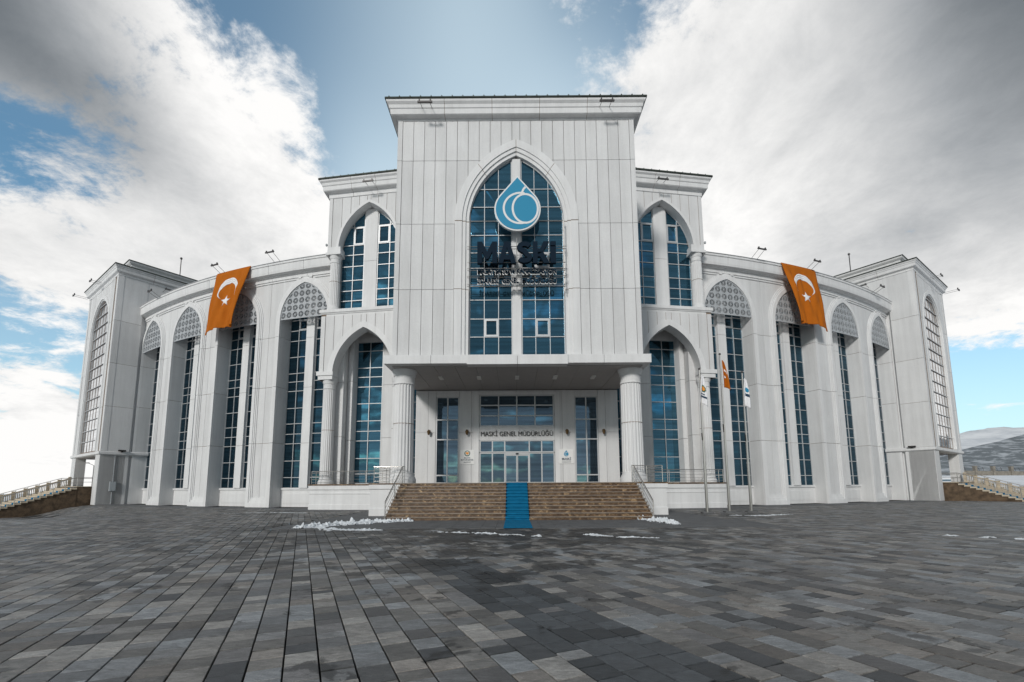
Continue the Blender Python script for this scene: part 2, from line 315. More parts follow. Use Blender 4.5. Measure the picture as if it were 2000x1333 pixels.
class Arch:
    def __init__(s, uc, a, h, zs): s.uc, s.a, s.h, s.zs = uc, a, h, zs
    def off(s, o, k=1.25): return Arch(s.uc, s.a + o, s.h + o * k, s.zs)
    @property
    def c(s): return (s.h ** 2 - s.a ** 2) / (2 * s.a)
    def z(s, u):
        du = min(abs(u - s.uc), s.a); v = (s.a + s.c) ** 2 - (du + s.c) ** 2
        return s.zs + math.sqrt(max(v, 0))
    def half(s, z):
        if z <= s.zs: return s.a
        v = (s.a + s.c) ** 2 - (z - s.zs) ** 2
        return max(math.sqrt(v) - s.c, 0) if v > 0 else 0
    def curve(s, zbot, n=12):
        pm = math.acos(s.c / (s.a + s.c)); half = []
        for i in range(n + 1):
            p = pm * i / n; half.append(((s.a + s.c) * math.cos(p) - s.c, s.zs + (s.a + s.c) * math.sin(p)))
        left = [(s.uc - x, z) for x, z in half]; right = [(s.uc + x, z) for x, z in half[::-1]][1:]
        out = left + right
        if zbot is not None: out = [(s.uc - s.a, zbot)] + out + [(s.uc + s.a, zbot)]
        return out
    def us(s, n=10):
        return [s.uc - s.a * math.cos(math.pi * i / (2 * n)) for i in range(n + 1)] + [s.uc + s.a * math.sin(math.pi * i / (2 * n)) for i in range(1, n + 1)]

CAND = {'pane': [], 'wall_panel': [], 'paving_stone': []}
def screen_area(vs):
    q = [proj(p) for p in vs]; q = [p for p in q if p]
    if not q: return 0
    xs = [p[0] for p in q]; ys = [p[1] for p in q]
    x0, x1, y0, y1 = max(min(xs), 0), min(max(xs), 2000), max(min(ys), 0), min(max(ys), 1333)
    return max(x1 - x0, 0) * max(y1 - y0, 0)
def cand(kind, g, mat, parent):
    if g.v: CAND[kind].append((screen_area(g.v), g, mat, parent))

# mappings
def flatM(y0): return lambda u, d, z: (u, y0 + d, z)
FS = .15
def flankM(s): return lambda u, d, z: (s * u, 35.3 - FS * (15.45 - u) + d, z)
RR, YC = 70.2, 105.8
def arcM(s): return lambda u, d, z: (s * (RR - d) * math.sin(u), YC - (RR - d) * math.cos(u), z)
TX, TY, PH = 42.05, 46.4, .631
def towM(s): return lambda u, d, z: (s * (TX + u * math.cos(PH) - d * math.sin(PH)), TY + u * math.sin(PH) + d * math.cos(PH), z)

def sweep2d(g, path, prof, side=1, closed=False):
    """profile (outward offset, z) swept along a 2D polyline with mitred corners"""
    P = [Vector(p) for p in path]; n = len(P); secs = []
    for i, p in enumerate(P):
        def nrm(a, b):
            t = (b - a).normalized(); return Vector((t.y, -t.x)) * side
        if closed: n1, n2 = nrm(P[i - 1], p), nrm(p, P[(i + 1) % n])
        else:
            n1 = nrm(P[i - 1], p) if i > 0 else None; n2 = nrm(p, P[i + 1]) if i < n - 1 else None
            n1 = n1 or n2; n2 = n2 or n1
        mvec = (n1 + n2); mvec = mvec / max(mvec.length_squared, 1e-6) * 2
        secs.append([(p.x + mvec.x * o, p.y + mvec.y * o, z) for o, z in prof])
    g.loft(secs, closed=closed); return g

def window(parent, M, us, zs, d, arch=None, sash=(), glass=GLASS, bar=.06, frame=FRAME, thick=.07, outer=.07, extra_v=True):
    """window frame mesh with single panes; sash = set of (col,row) opening lights"""
    fr = G(); zb, zt = zs[0], zs[-1]
    top = (lambda u: min(zt, arch.z(u))) if arch else (lambda u: zt)
    panes = []
    for i in range(len(us) - 1):
        for j in range(len(zs) - 1):
            u0, u1, z0, z1 = us[i] + bar / 2, us[i + 1] - bar / 2, zs[j] + bar / 2, zs[j + 1] - bar / 2
            sa = (i, j) in sash
            if sa:
                w = .11
                for a, b, c, e in ((u0, u0 + w, z0, z1), (u1 - w, u1, z0, z1), (u0 + w, u1 - w, z0, z0 + w), (u0 + w, u1 - w, z1 - w, z1)): fr.blk(M, a, b, c, e, d - .09, d + .02)
                u0 += w; u1 -= w; z0 += w; z1 -= w
            ss = [u0 + (u1 - u0) * k / 6 for k in range(7)] if arch and zs[j + 1] > arch.zs else [u0, u1]
            tp = [min(z1, top(u) - (bar * .6 if arch else 0)) for u in ss]
            pr = [(u, t) for u, t in zip(ss, tp) if t > z0 + .03]
            if len(pr) < 2: continue
            g = G()
            tl = rnd.uniform(-.006, .006); tz = rnd.uniform(-.006, .006)
            Mt = lambda u, dd, z, a=tl, b=tz, u0=u0, z0=z0: M(u, dd + a * (1 if abs(u - u0) < 1e-6 else 0) + b * (1 if abs(z - z0) < 1e-6 else 0), z)
            g.poly(Mt, [(pr[0][0], z0), (pr[-1][0], z0)] + [p for p in pr[::-1]], d, d + .02)
            panes.append(g)
    dmid0, dmid1 = d - thick, d + .03
    for k, u in enumerate(us):
        t = top(u)
        if t - zb < .05: continue
        w = outer if k in (0, len(us) - 1) else bar
        fr.blk(M, u - w / 2, u + w / 2, zb, t, dmid0, dmid1)
    for k, z in enumerate(zs):
        w = outer if k in (0, len(zs) - 1) else bar
        a, b = us[0], us[-1]
        if arch and z > arch.zs:
            hf = arch.half(z); a, b = max(a, arch.uc - hf), min(b, arch.uc + hf)
            if b - a < .05: continue
        if arch and k == len(zs) - 1: continue
        fr.blk(M, a, b, z - w / 2, z + w / 2, dmid0 + .006, dmid1 - .006, n=2)
    if arch:
        pts = [p for p in arch.curve(None, 12) if us[0] - .01 <= p[0] <= us[-1] + .01]
        for p, q in zip(pts, pts[1:]):
            fr.ribbon(M, [p, q], [(p[0], p[1] - .09), (q[0], q[1] - .09)], dmid0 + .003, dmid1 - .003)
    w = fr.build('window', frame, parent)
    for g in panes: cand('pane', g, glass, w)
    return w

def column(parent, x, y, z0, z1, r, label=None, base=True):
    c = None; bh = .62 * r / .64 * (1 if base else .6); ch = .95 * r / .64
    g = G().lathe(x, y, [(r, z0 + bh), (r * .93, z1 - ch)], 80, r * .06)
    c = g.build('column', TRIM, parent)
    G().lathe(x, y, [(r * 1.26, z0), (r * 1.26, z0 + bh * .35), (r * 1.2, z0 + bh * .5), (r * 1.05, z0 + bh * .8), (r * 1.03, z0 + bh)], 32).build('column_base', TRIM, c, smooth=True)
    G().lathe(x, y, [(r * .95, z1 - ch), (r * 1.0, z1 - ch + .02), (r * 1.0, z1 - ch * .92), (r * .95, z1 - ch * .88), (r * .95, z1 - ch * .45), (r * 1.02, z1 - ch * .43), (r * 1.04, z1 - ch * .33), (r * 1.14, z1 - ch * .14), (r * 1.16, z1 - ch * .05), (r * 1.16, z1)], 32).build('capital', TRIM, c, smooth=True)
    zm = (z0 + z1) / 2 + .1
    G().lathe(x, y, [(r * .975, zm), (r * .975, zm + .025)], 32).build('joint_ring', JOINT, c)
    return c

# ------------------------------------------------------------------ ground
def gz(x, y):
    """ground height: flat plaza that falls away at the far left"""
    if x > -26: return 0.0
    Lc = ((x + TX) * -math.sin(PH)) + ((y - TY) * -math.cos(PH))
    a = min(max(Lc / 5, 0), 1); b = min(max((-x - 26) / 14, 0), 1)
    a = a * a * (3 - 2 * a); b = b * b * (3 - 2 * b)
    return -1.0 * a * b
def gzs(x, y): return gz(x, y)
def ground():
    # one sheet to the horizon: bed under the stones near, snow terrain beyond
    xs = np.concatenate([[-6000, -1500, -400, -150, -100], np.linspace(-80, 80, 81), [100, 150, 400, 1500, 6000]])
    ys = np.concatenate([[-6000, -800, -150, -60], np.linspace(-30, 90, 61), [110, 160, 300, 800, 2500, 7000]])
    def h(x, y):
        z = gz(x, y) - .06
        r = max(abs(x) - 62, 0) + max(y - 64, 0) + max(-40 - y, 0)
        if x < -56: z -= min((-56 - x) * .5, 60) * (1 if x > -1000 else 1)
        if x > 40 and y > 60: z += min((y - 60) * .072, 3.9) * min((x - 40) / 20, 1)
        elif y > 62: z -= min(r * .012, 3.2)
        return z
    v = [(x, y, h(x, y)) for y in ys for x in xs]; n = len(xs)
    f = [(j * n + i, j * n + i + 1, (j + 1) * n + i + 1, (j + 1) * n + i) for j in range(len(ys) - 1) for i in range(n - 1)]
    me = bpy.data.meshes.new('ground'); me.from_pydata(v, [], f); me.materials.append(TERR); me.materials.append(BED)
    for p in me.polygons:
        c = p.center
        p.material_index = 1 if (abs(c.x) < 57 and -40 < c.y < 58) else 0
    return link('ground', me, kind='structure')
ground()

plaza = bpy.data.objects.new('plaza', None); COL.objects.link(plaza); plaza['kind'] = 'structure'
def stones():
    th = R(24.6); rd = np.array([-math.sin(th), math.cos(th)]); pd = np.array([math.cos(th), math.sin(th)])
    r = np.random.RandomState(3); W_ = .315
    out = []
    for i in range(-150, 190):
        q0 = i * W_; t = -30.0; roww = r.uniform(.9, 1.1)
        while t < 75:
            ln = r.choice([.22, .29, .35, .42, .52], p=[.18, .28, .27, .18, .09])
            if i > 11: ln *= 1.3
            c = pd * (q0 + W_ / 2) + rd * (t + ln / 2); x, y = c
            t0 = t; t += ln
            if y < 1.0 or abs(x) > y * 1.17 + 1.5: continue
            if y > 34.6 - .0 * abs(x) and abs(x) < 16.6: continue
            rr = math.hypot(x, YC - y)
            if rr < RR + 2.4 and abs(x) > 8: continue
            if abs(x) < 10.4 and y > 18.85: continue
            if abs(x) > 52 or y > 46: continue
            out.append((q0, t0, ln, x, y))
    print('stones', len(out))
    cols = [(.118, .114, .108), (.140, .134, .126), (.10, .101, .102), (.155, .150, .142), (.090, .088, .088), (.128, .118, .108), (.125, .130, .135)]
    recs = []
    for q0, t0, ln, x, y in out:
        q = q0 + W_ / 2
        c = np.array(cols[r.randint(len(cols))]) * r.uniform(.55, 1.45) * 1.45
        if r.rand() < .05 + (.06 if q > 3.4 else 0): c = np.array((.21, .222, .232)) * r.uniform(.8, 1.25)
        if r.rand() < .05: c = np.array((.06, .063, .067))
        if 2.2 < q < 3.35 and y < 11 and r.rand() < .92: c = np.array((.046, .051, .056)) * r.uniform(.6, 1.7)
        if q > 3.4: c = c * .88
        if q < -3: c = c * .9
        g1, g2 = .0075, .0075
        a0, a1 = q0 + g1 + r.uniform(0, .003), q0 + W_ - g1 - r.uniform(0, .003); b0, b1 = t0 + g2 + r.uniform(0, .004), t0 + ln - g2 - r.uniform(0, .004)
        P = []
        hz = r.uniform(-.003, .003, 4) + r.uniform(-.002, .003)
        for k, (a, b) in enumerate(((a0, b0), (a1, b0), (a1, b1), (a0, b1))):
            p = pd * a + rd * b; P.append((p[0], p[1], gz(p[0], p[1]) + hz[k]))
        cx, cy = (a0 + a1) / 2, (b0 + b1) / 2
        T = []
        for k, (a, b) in enumerate(((a0, b0), (a1, b0), (a1, b1), (a0, b1))):
            aa = a + (.004 if a < cx else -.004); bb = b + (.004 if b < cy else -.004)
            p = pd * aa + rd * bb; T.append((p[0], p[1], P[k][2]))
        Bv = [(p[0], p[1], p[2] - .004) for p in P]; Cv = [(p[0], p[1], p[2] - .05) for p in P]
        recs.append((c, T + Bv + Cv))
    F = [(0, 1, 2, 3)] + [(k, k + 4, (k + 1) % 4 + 4, (k + 1) % 4) for k in range(4)] + [(k + 4, k + 8, (k + 1) % 4 + 8, (k + 1) % 4 + 4) for k in range(4)]
    F = [F[0]] + [f[::1] for f in F[1:]]
    ar = sorted(range(len(recs)), key=lambda i: -screen_area(recs[i][1][:4]))
    big = ar[:300]; rest = ar[300:]
    def mk(idx, name, **k):
        v = []; f = []; cc = []
        for n, i in enumerate(idx):
            v += recs[i][1]; f += [tuple(n * 12 + a for a in q) for q in F]; cc.append(recs[i][0])
        me = bpy.data.meshes.new(name); me.from_pydata(v, [], f); me.materials.append(PAVER)
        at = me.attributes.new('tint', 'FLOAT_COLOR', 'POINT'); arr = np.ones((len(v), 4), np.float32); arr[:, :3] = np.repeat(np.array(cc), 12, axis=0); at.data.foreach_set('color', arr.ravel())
        return link(name, me, plaza, **k)
    for i in big: mk([i], 'paving_stone')
    mk(rest, 'paving_stones', kind='stuff')
stones()
# apron of long slabs in front of the steps, and the plain strip along the curved wings
def apron():
    ap = bpy.data.objects.new('apron', None); COL.objects.link(ap); ap['kind'] = 'structure'
    x = -10.3; k = 0
    while x < 10.3:
        w = .62; g = G()
        for (y0, y1) in ((18.92, 21.0), (21.012, 23.16)):
            g2 = G().loft([[(xx, y0, -.05), (xx, y1, -.05), (xx, y1, .012), (xx, y0, .012)] for xx in (x + .006, x + w - .006)])
            g2.build('slab', APRON, ap)
        x += w
    for s in (-1, 1):
        g = G()
        M = arcM(s)
        g.strip(M, [.12 + .54 * i / 40 for i in range(41)], -.03, .008, -2.35, 0)
        g.build('wall_strip', APRON, ap)
        G().box(*sorted((s * 8.6, s * 16.6)), 32.3, 36, -.03, .006).build('wall_strip', APRON, ap)
    G().box(-10.3, 10.3, 23.18, 34.0, -.04, .005).build('bedding', APRON, ap)
apron()

# ------------------------------------------------------------------ the building
HQ = thing('headquarters_building', 'white three storey headquarters with curved arcaded wings, corner towers and a tall arched centre block', 'building')
def wpanel(g, mat=WALL): cand('wall_panel', g, mat, HQ)
PW, PER, TH0, DREC = .037, .106, .298, 1.35
LV = [0, 5.4, 10.25, 14.7]
def wing(s):
    M = arcM(s)
    dth = lambda m_: m_ / RR
    # solid body behind the windows
    g = G(); g.strip(M, [.12 + .545 * i / 40 for i in range(41)], 0, 20.9, DREC + .25, 12); g.build('wall', WALL, HQ)
    cor = G(); mould = G(); plinth = G()
    for j in range(-1, 4):
        a = TH0 + PER * j; b = a + PW
        core = G().blk(M, a + .0005, b - .0005, 0, 20.2, .23, DREC + .2, 2); core.build('pier_core', JOINT, HQ)
        for k in range(4):
            z0 = LV[k] + (.015 if k else 0); z1 = (LV[k + 1] - .015) if k < 3 else 20.2
            mid = (a + b) / 2; gp = .012 / RR
            # front face slabs in two halves + reveal returns
            for (ua, ub) in ((a, mid - gp), (mid + gp, b)):
                gg = G().blk(M, ua, ub, z0, z1, .20, DREC + .2, 2); wpanel(gg)
            # nested margins
            for (o0, o1, d0) in ((0, .32, 0), (.32, .44, .065), (.44, .56, .13)):
                zb = z0 if k else 0
                if k == 3: continue
                zlo = max(zb, 0)
                for (ua, ub) in ((a + o0 / RR, a + o1 / RR), (b - o1 / RR, b - o0 / RR)): mould.blk(M, ua, ub, zlo, z1, d0, .21)
                if k == 0:
                    pass
        for (z0, z1, d0) in ((0, .38, -.003), (.38, .58, .062), (.58, .80, .127)):
            ins = {0: .0, 1: .32, 2: .44}[(0 if z0 == 0 else 1 if z0 < .5 else 2)]
            mould.blk(M, a + ins / RR - (.0 if ins else -.00005), b - ins / RR, z0, z1, d0, .205, 2)
        # stretch of jamb margins between last joint and the springing
        for (o0, o1, d0) in ((0, .32, 0), (.32, .44, .065), (.44, .56, .13)):
            for (ua, ub) in ((a + o0 / RR, a + o1 / RR), (b - o1 / RR, b - o0 / RR)): mould.blk(M, ua, ub, LV[3] + .015, 16.2, d0, .21)
    for j in range(0, 4):
        u0, u1 = TH0 + PER * (j - 1) + PW, TH0 + PER * j; uc = (u0 + u1) / 2; aM = (u1 - u0) / 2 * RR
        A = Arch(0, aM, 3.15, 16.2); Mm = lambda u, d, z, uc=uc: M(uc + u / RR, d, z)
        # spandrel wall above the opening, two panels split at the crown
        us = A.us(8)
        for half in (us[:9], us[8:]):
            hs = list(half)
            gg = G().strip(Mm, hs, A.z, 20.2, .20, DREC + .2); wpanel(gg)
        for (o0, o1, d0) in ((0, .32, 0), (.32, .44, .065), (.44, .56, .13)):
            c0 = A.off(o0).curve(None, 12) if o0 else A.curve(None, 12); c1 = A.off(o1).curve(None, 12)
            mould.ribbon(Mm, c0, c1, d0, .21)
            # short uprights over the crown
            w0 = .42 + o0 * .5
            for sg in (-1, 1):
                q = sorted((sg * w0, sg * (w0 + (.05 if o0 else .28))))
                mould.blk(Mm, q[0], q[1], A.off(.5).z(w0) - .12, 19.85, d0 + .01, .21)
        # lattice screen
        lattice(s, M, uc, A)
        # windows: two lights each side of a narrow pier
        Rw = RR - DREC
        um0, um1 = uc - .44 / RR, uc + .44 / RR
        zs = [1.6, 2.49, 3.91, 5.4, 6.24, 7.14, 8.51, 10.03, 10.87, 11.62, 13.1, 14.58, 15.52, 16.48, 17.5, 18.5, 19.3]
        for (a0, a1) in ((u0, um0), (um1, u1)):
            Au = Arch(uc, (u1 - u0) / 2, 3.1, 16.2)
            # arch expressed in angle units needs metric curve; wrap
            class AW:
                zs = 16.2; uc_ = uc
                def z(self, u): return A.z((u - uc) * RR) - .02
                def half(self, z): return A.half(z) / RR
            aw = AW(); aw.uc = uc
            wing_window(M, [a0, (a0 + a1) / 2, a1], zs, DREC, aw, A)
        for k in range(4):
            z0 = (LV[k] + .012) if k else 1.6; z1 = (LV[k + 1] - .012) if k < 3 else A.z(0) - .01
            G().blk(M, um0 + .02 / RR, um1 - .02 / RR, z0, z1, DREC - .32, DREC + .1).build('mullion_pier', TRIM, HQ)
        G().blk(M, um0 + .04 / RR, um1 - .04 / RR, 1.6, 19, DREC - .28, DREC + .1).build('joint_backing', JOINT, HQ)
        # sill and plinth panel
        plinth.blk(M, u0, u1, 0, 1.45, DREC - .12, DREC + .26, 4)
        plinth.blk(M, u0, u1, 1.45, 1.6, DREC - .22, DREC + .26, 4)
        plinth.blk(M, u0 + .3 / RR, u1 - .3 / RR, .3, 1.15, DREC - .15, DREC - .1, 4)
    mould.build('arch_moulding', TRIM, HQ); plinth.build('plinth', TRIM, HQ)
    # top strip and cornice in segments with open joints
    st = TH0 + PER * -1 + PW / 2; t = .155; seg = PER / 2
    while t < .66:
        e = min(t + seg, .662); gp = .012 / RR; n = 4
        us = [t + gp + (e - t - 2 * gp) * i / n for i in range(n + 1)]
        prof = [(.3, 19.70), (.12, 19.70), (.12, 19.84), (.04, 19.86), (.04, 20.15), (-.10, 20.18), (-.14, 20.24), (-.42, 20.30), (-.46, 20.5), (-.48, 21.02), (-.55, 21.06), (-.55, 21.22), (.5, 21.26)]
        G().loft([[M(u, d, z) for d, z in prof] for u in us]).build('cornice', TRIM, HQ)
        t = e
    G().strip(M, [.15 + .51 * i / 24 for i in range(25)], 19.9, 21.1, .22, 1.0).build('cornice_backing', JOINT, HQ)
    G().strip(M, [.12 + .545 * i / 30 for i in range(31)], 20.9, 21.15, .6, 14).build('roof', ROOF, HQ)
    G().strip(M, [.15 + .51 * i / 24 for i in range(25)], 21.265, 21.31, -.57, .5).build('coping', FRAME, HQ)

def wing_window(M, us, zs, d, aw, A):
    # metric wrapper so bar widths stay in metres
    uc = aw.uc; Mm = lambda u, dd, z: M(uc + u / RR, dd, z)
    arch = Arch(0, A.a, A.h, A.zs)
    window(HQ, Mm, [(u - uc) * RR for u in us], zs, d, arch=arch, glass=GLASS_WING, bar=.055, sash={(1, 12)} if us[0] < uc else {(0, 12)})

def lattice(s, M, uc, A):
    g = G(); cell = .62; d0, d1 = .10, .15
    Mm = lambda u, d, z: M(uc + u / RR, d, z)
    z0 = 16.22; nx = 8; x0 = -nx * cell / 2
    def inside(u, z): return abs(u) < A.a - .02 and z < A.z(u) - .04
    def quad(pts):
        cx = sum(p[0] for p in pts) / 4; cz = sum(p[1] for p in pts) / 4
        if not inside(cx, cz): return
        b = len(g.v)
        pts = [(max(min(u, A.a - .01), -A.a + .01), z) for u, z in pts]
        for d in (d0, d1): g.v.extend([Mm(u, d, z) for u, z in pts])
        g.f.append((b, b + 1, b + 2, b + 3)); g.f.append((b + 7, b + 6, b + 5, b + 4))
        for k in range(4): g.f.append((b + k, b + (k + 1) % 4, b + 4 + (k + 1) % 4, b + 4 + k))
    for i in range(nx):
        for j in range(6):
            cx, cz = x0 + (i + .5) * cell, z0 + (j + .5) * cell
            if not inside(cx, cz - cell * .5) and not inside(cx * .85, cz - cell * .4): continue
            ns = 10; ro, ri, rc = cell * .42, cell * .36, cell * .10
            # square frame to ring
            for k in range(24):
                a0, a1 = 2 * math.pi * k / 24, 2 * math.pi * (k + 1) / 24
                def sq(a):
                    c_, s_ = math.cos(a), math.sin(a); m_ = cell * .5 / max(abs(c_), abs(s_)); return cx + c_ * m_, cz + s_ * m_
                # leave corner holes: skip thin gap
                p0, p1 = sq(a0), sq(a1)
                q0 = (cx + ro * math.cos(a0), cz + ro * math.sin(a0)); q1 = (cx + ro * math.cos(a1), cz + ro * math.sin(a1))
                if False:   # corner: only an outer rim, a small hole inside
                    m0 = (p0[0] * .45 + q0[0] * .55, p0[1] * .45 + q0[1] * .55)
                    e0 = (cx + (p0[0] - cx) * .90, cz + (p0[1] - cz) * .90); e1 = (cx + (p1[0] - cx) * .90, cz + (p1[1] - cz) * .90)
                    quad([e0, p0, p1, e1])
                    i0 = (cx + ro * 1.07 * math.cos(a0), cz + ro * 1.07 * math.sin(a0)); i1 = (cx + ro * 1.07 * math.cos(a1), cz + ro * 1.07 * math.sin(a1))
                    quad([q0, i0, i1, q1])
                else: quad([q0, p0, p1, q1])
            for k in range(ns):
                a = 2 * math.pi * (k + .5) / ns; w0, w1 = .010, .017
                ca, sa = math.cos(a), math.sin(a)
                quad([(cx + ca * rc + sa * w0, cz + sa * rc - ca * w0), (cx + ca * ro + sa * w1, cz + sa * ro - ca * w1), (cx + ca * ro - sa * w1, cz + sa * ro + ca * w1), (cx + ca * rc - sa * w0, cz + sa * rc + ca * w0)])
                a0, a1 = 2 * math.pi * k / ns, 2 * math.pi * (k + 1) / ns
                if k % 1 == 0: quad([(cx + .004 * math.cos(a0), cz + .004 * math.sin(a0)), (cx + rc * math.cos(a0), cz + rc * math.sin(a0)), (cx + rc * math.cos(a1), cz + rc * math.sin(a1)), (cx + .004 * math.cos(a1), cz + .004 * math.sin(a1))])
    # rim and sheet joints
    c = A.curve(16.2, 12); ci = A.off(-.07).curve(16.2, 12)
    g.ribbon(Mm, ci, c, .09, .16); g.blk(Mm, -A.a, A.a, 16.16, 16.25, .085, .17, 4)
    for j in range(1, 5):
        z = z0 + j * cell; h = A.half(z)
        if h > .2: g.blk(Mm, -h, h, z - .018, z + .018, .095, .13, 4)
    g.build('lattice_screen', LATT, HQ)

def flank(s):
    M = flankM(s)
    A = Arch(11.95, 2.45, 3.75, 10.35); U1, U0 = 15.5, 7.3
    # lower storey front with the pointed arch
    gap = .016
    cu = [7.35 + .78 * i for i in range(10)]; cu = [7.35, 8.0, 8.75, 9.5, 10.25, 11.0, 11.72, 12.18, 12.9, 13.65, 14.4, 15.14]
    G().strip(M, [U0] + [A.uc - A.a] , 10.0, 15.3, .05, 1.1).build('wall', WALL, HQ)
    Ab = A.off(.03); g = G(); g.strip(M, Ab.us(10), Ab.z, 15.3, .04, 1.09); g.strip(M, [A.uc + A.a, U1], 10.0, 15.3, .04, 1.1); g.build('wall_backing', JOINT, HQ)
    Ao = A.off(.42, 1.2)
    for a, b in zip(cu, cu[1:]):
        us = sorted(set([a + gap, b - gap] + [a + gap + (b - a - 2 * gap) * k / 5 for k in range(6)]))
        zb = lambda u: Ao.z(u) if abs(u - Ao.uc) < Ao.a else 10.62
        wpanel(G().strip(M, us, zb, 15.14, 0, .06))
    wpanel(G().strip(M, [15.14 + gap, U1], 10.62, 15.14, -.04, .06))
    G().strip(M, [7.3, 15.1], 15.14, 15.3, -.0, .1).build('wall_strip', TRIM, HQ)
    ar = G(); ar.ribbon(M, A.curve(10.35, 14), Ao.curve(10.35, 14), -.05, .07)
    ar.ribbon(M, A.off(-.001).curve(10.35, 14), A.off(.14).curve(10.35, 14), .0, 1.12)
    ar.build('arch_surround', TRIM, HQ)
    # cap block over the corner column
    G().blk(M, 14.36, 15.55, 10.0, 10.62, -.06, 1.12).build('cap_block', TRIM, HQ)
    G().blk(M, 14.30, 15.68, 10.32, 10.62, -.14, 1.0).build('cap_block', TRIM, HQ)
    x, y, _ = M(14.78, .56, 0); column(HQ, x, y, 1.88, 10.0, .47)
    x, y, _ = M(9.1, .56, 0); column(HQ, x, y, 1.88, 10.0, .47)
    # niche behind: outer cheek, back wall with window, ceiling
    lv = [1.88, 5.62, 10.0, 14.4]
    def slabs(ua, ub, d0, d1, holes=None):
        for k in range(3): wpanel(G().blk(M, ua, ub, lv[k] + .012, lv[k + 1] - .012, d0, d1))
    slabs(13.85, 14.75, 1.1, 2.6)
    G().blk(M, 13.9, 15.4, 1.88, 20, 1.14, 3.2).build('pier_core', JOINT, HQ)
    slabs(14.76, 15.42, 1.5, 3.0)
    slabs(13.32, 13.9, 2.6, 2.9); slabs(9.4, 11.0, 2.6, 2.9)
    G().blk(M, 7.0, 13.9, 1.88, 15, 2.75, 3.2).build('wall_backing', JOINT, HQ)
    G().blk(M, 11.0, 13.32, 13.72, 14.6, 2.6, 2.9).build('wall', WALL, HQ)
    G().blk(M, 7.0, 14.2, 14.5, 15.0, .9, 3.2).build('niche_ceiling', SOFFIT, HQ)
    zs = [1.92, 2.71, 3.96, 5.4, 6.19, 7.04, 8.48, 9.89, 10.72, 11.5, 12.94, 13.7]
    window(HQ, M, [11.05, 12.16, 13.27], zs, 2.68, glass=GLASS)
    window(HQ, M, [7.5, 8.4, 9.3], zs, 2.68, glass=GLASS)
    # string course with small moulding
    def path(u1, d_in=4): 
        a = M(7.0, 0, 0)[:2]; b = M(u1, 0, 0)[:2]; c = M(u1, d_in, 0)[:2]
        return [a, b, c] if s > 0 else [c, b, a]
    g = G(); sweep2d(g, path(15.5), [(-.5, 15.3), (.05, 15.3), (.07, 15.36), (.14, 15.42), (.14, 15.66), (-.5, 15.68)]); g.build('string_course', TRIM, HQ)
    G().strip(M, [7.0, 15.45], 14.9, 15.6, .3, 4).build('floor_slab', WALL, HQ)
    G().blk(M, 14.8, 15.42, 10.7, 15.3, 1.1, 6).build('side_wall', WALL, HQ)
    # upper storey
    B = Arch(11.85, 2.5, 3.85, 20.75); V1 = 15.25; th = .95
    Bb = B.off(.03); g = G(); g.strip(M, Bb.us(10), Bb.z, 25.5, .04, th); g.strip(M, [B.uc + B.a, V1 - .05], 20.3, 25.5, .04, th); g.strip(M, [7.0, B.uc - B.a], 15.6, 25.5, .04, th); g.build('wall_backing', JOINT, HQ)
    cu = [7.3, 8.0, 8.7, 9.4, 10.1, 10.8, 11.5, 11.72, 11.98, 12.3, 13.05, 13.8, 14.95]
    cu = [7.3, 8.1, 8.85, 9.6, 10.35, 11.05, 11.7, 12.0, 12.68, 13.4, 14.15, 14.95]
    for a, b in zip(cu, cu[1:]):
        us = [a + gap + (b - a - 2 * gap) * k / 6 for k in range(7)]
        zb = lambda u: B.z(u) + .22 if abs(u - B.uc) < B.a + .0 else 20.95
        if b < B.uc - B.a: zb = lambda u: 15.7
        wpanel(G().strip(M, us, zb, 25.2, 0, .06))
    wpanel(G().strip(M, [14.95 + gap, V1], 20.95, 25.2, -.03, .06))
    ar = G(); ar.ribbon(M, B.curve(20.4, 14), B.off(.2, 1.15).curve(20.4, 14), -.02, th + .02); ar.build('arch_surround', TRIM, HQ)
    G().blk(M, 14.15, V1, 20.42, 20.95, -.03, th).build('cap_block', TRIM, HQ)
    G().blk(M, 14.1, V1 + .12, 20.30, 20.5, -.10, th).build('cap_block', TRIM, HQ)
    x, y, _ = M(14.70, .45, 0); column(HQ, x, y, 15.68, 20.3, .42)
    G().blk(M, 14.36, V1 - .1, 15.68, 25.3, th - .1, 6).build('side_wall', WALL, HQ)
    # glass, set back, with the white middle pier
    dg = .92
    zs = [15.85, 16.68, 17.53, 18.42, 19.62, 20.61, 21.45, 23.02, 24.5]
    window(HQ, M, [9.3, 10.25, 11.25], zs, dg, arch=B, sash={(1, 6)})
    window(HQ, M, [12.42, 13.35, 14.36], zs, dg, arch=B, sash={(0, 6)})
    for z0, z1 in ((15.68, 19.95), (19.975, 24.5)): G().blk(M, 11.3, 12.37, z0, z1, dg - .14, dg + .1).build('mullion_pier', TRIM, HQ)
    G().blk(M, 11.32, 12.35, 15.7, 24.5, dg - .11, dg + .1).build('joint_backing', JOINT, HQ)
    G().blk(M, 9.2, 14.4, 15.65, 25, dg + .05, dg + .5).build('wall', STEEL_D, HQ)
    # cornice and roof edge
    sweep_parts(path(V1, 10), [(-.5, 25.18), (.06, 25.2), (.06, 25.52), (.12, 25.56), (.38, 25.62), (.44, 25.68), (.46, 26.0), (.52, 26.05), (.56, 26.25), (.68, 26.36), (.70, 26.48), (-.5, 26.52)], 'cornice', 2.2)
    g = G(); sweep2d(g, path(V1, 10), [(-4, 27.4), (.76, 26.62), (.78, 26.50), (-4, 26.50)]); g.build('roof', ROOF, HQ)
    rb = G()
    for k in range(13):
        u = 7.6 + k * .65; p = M(u, -.78, 26.64); q = M(u, 1.5, 27.02); rb.tube([p, q], .035, 4)
    rb.build('roof_rib', ROOF, HQ)

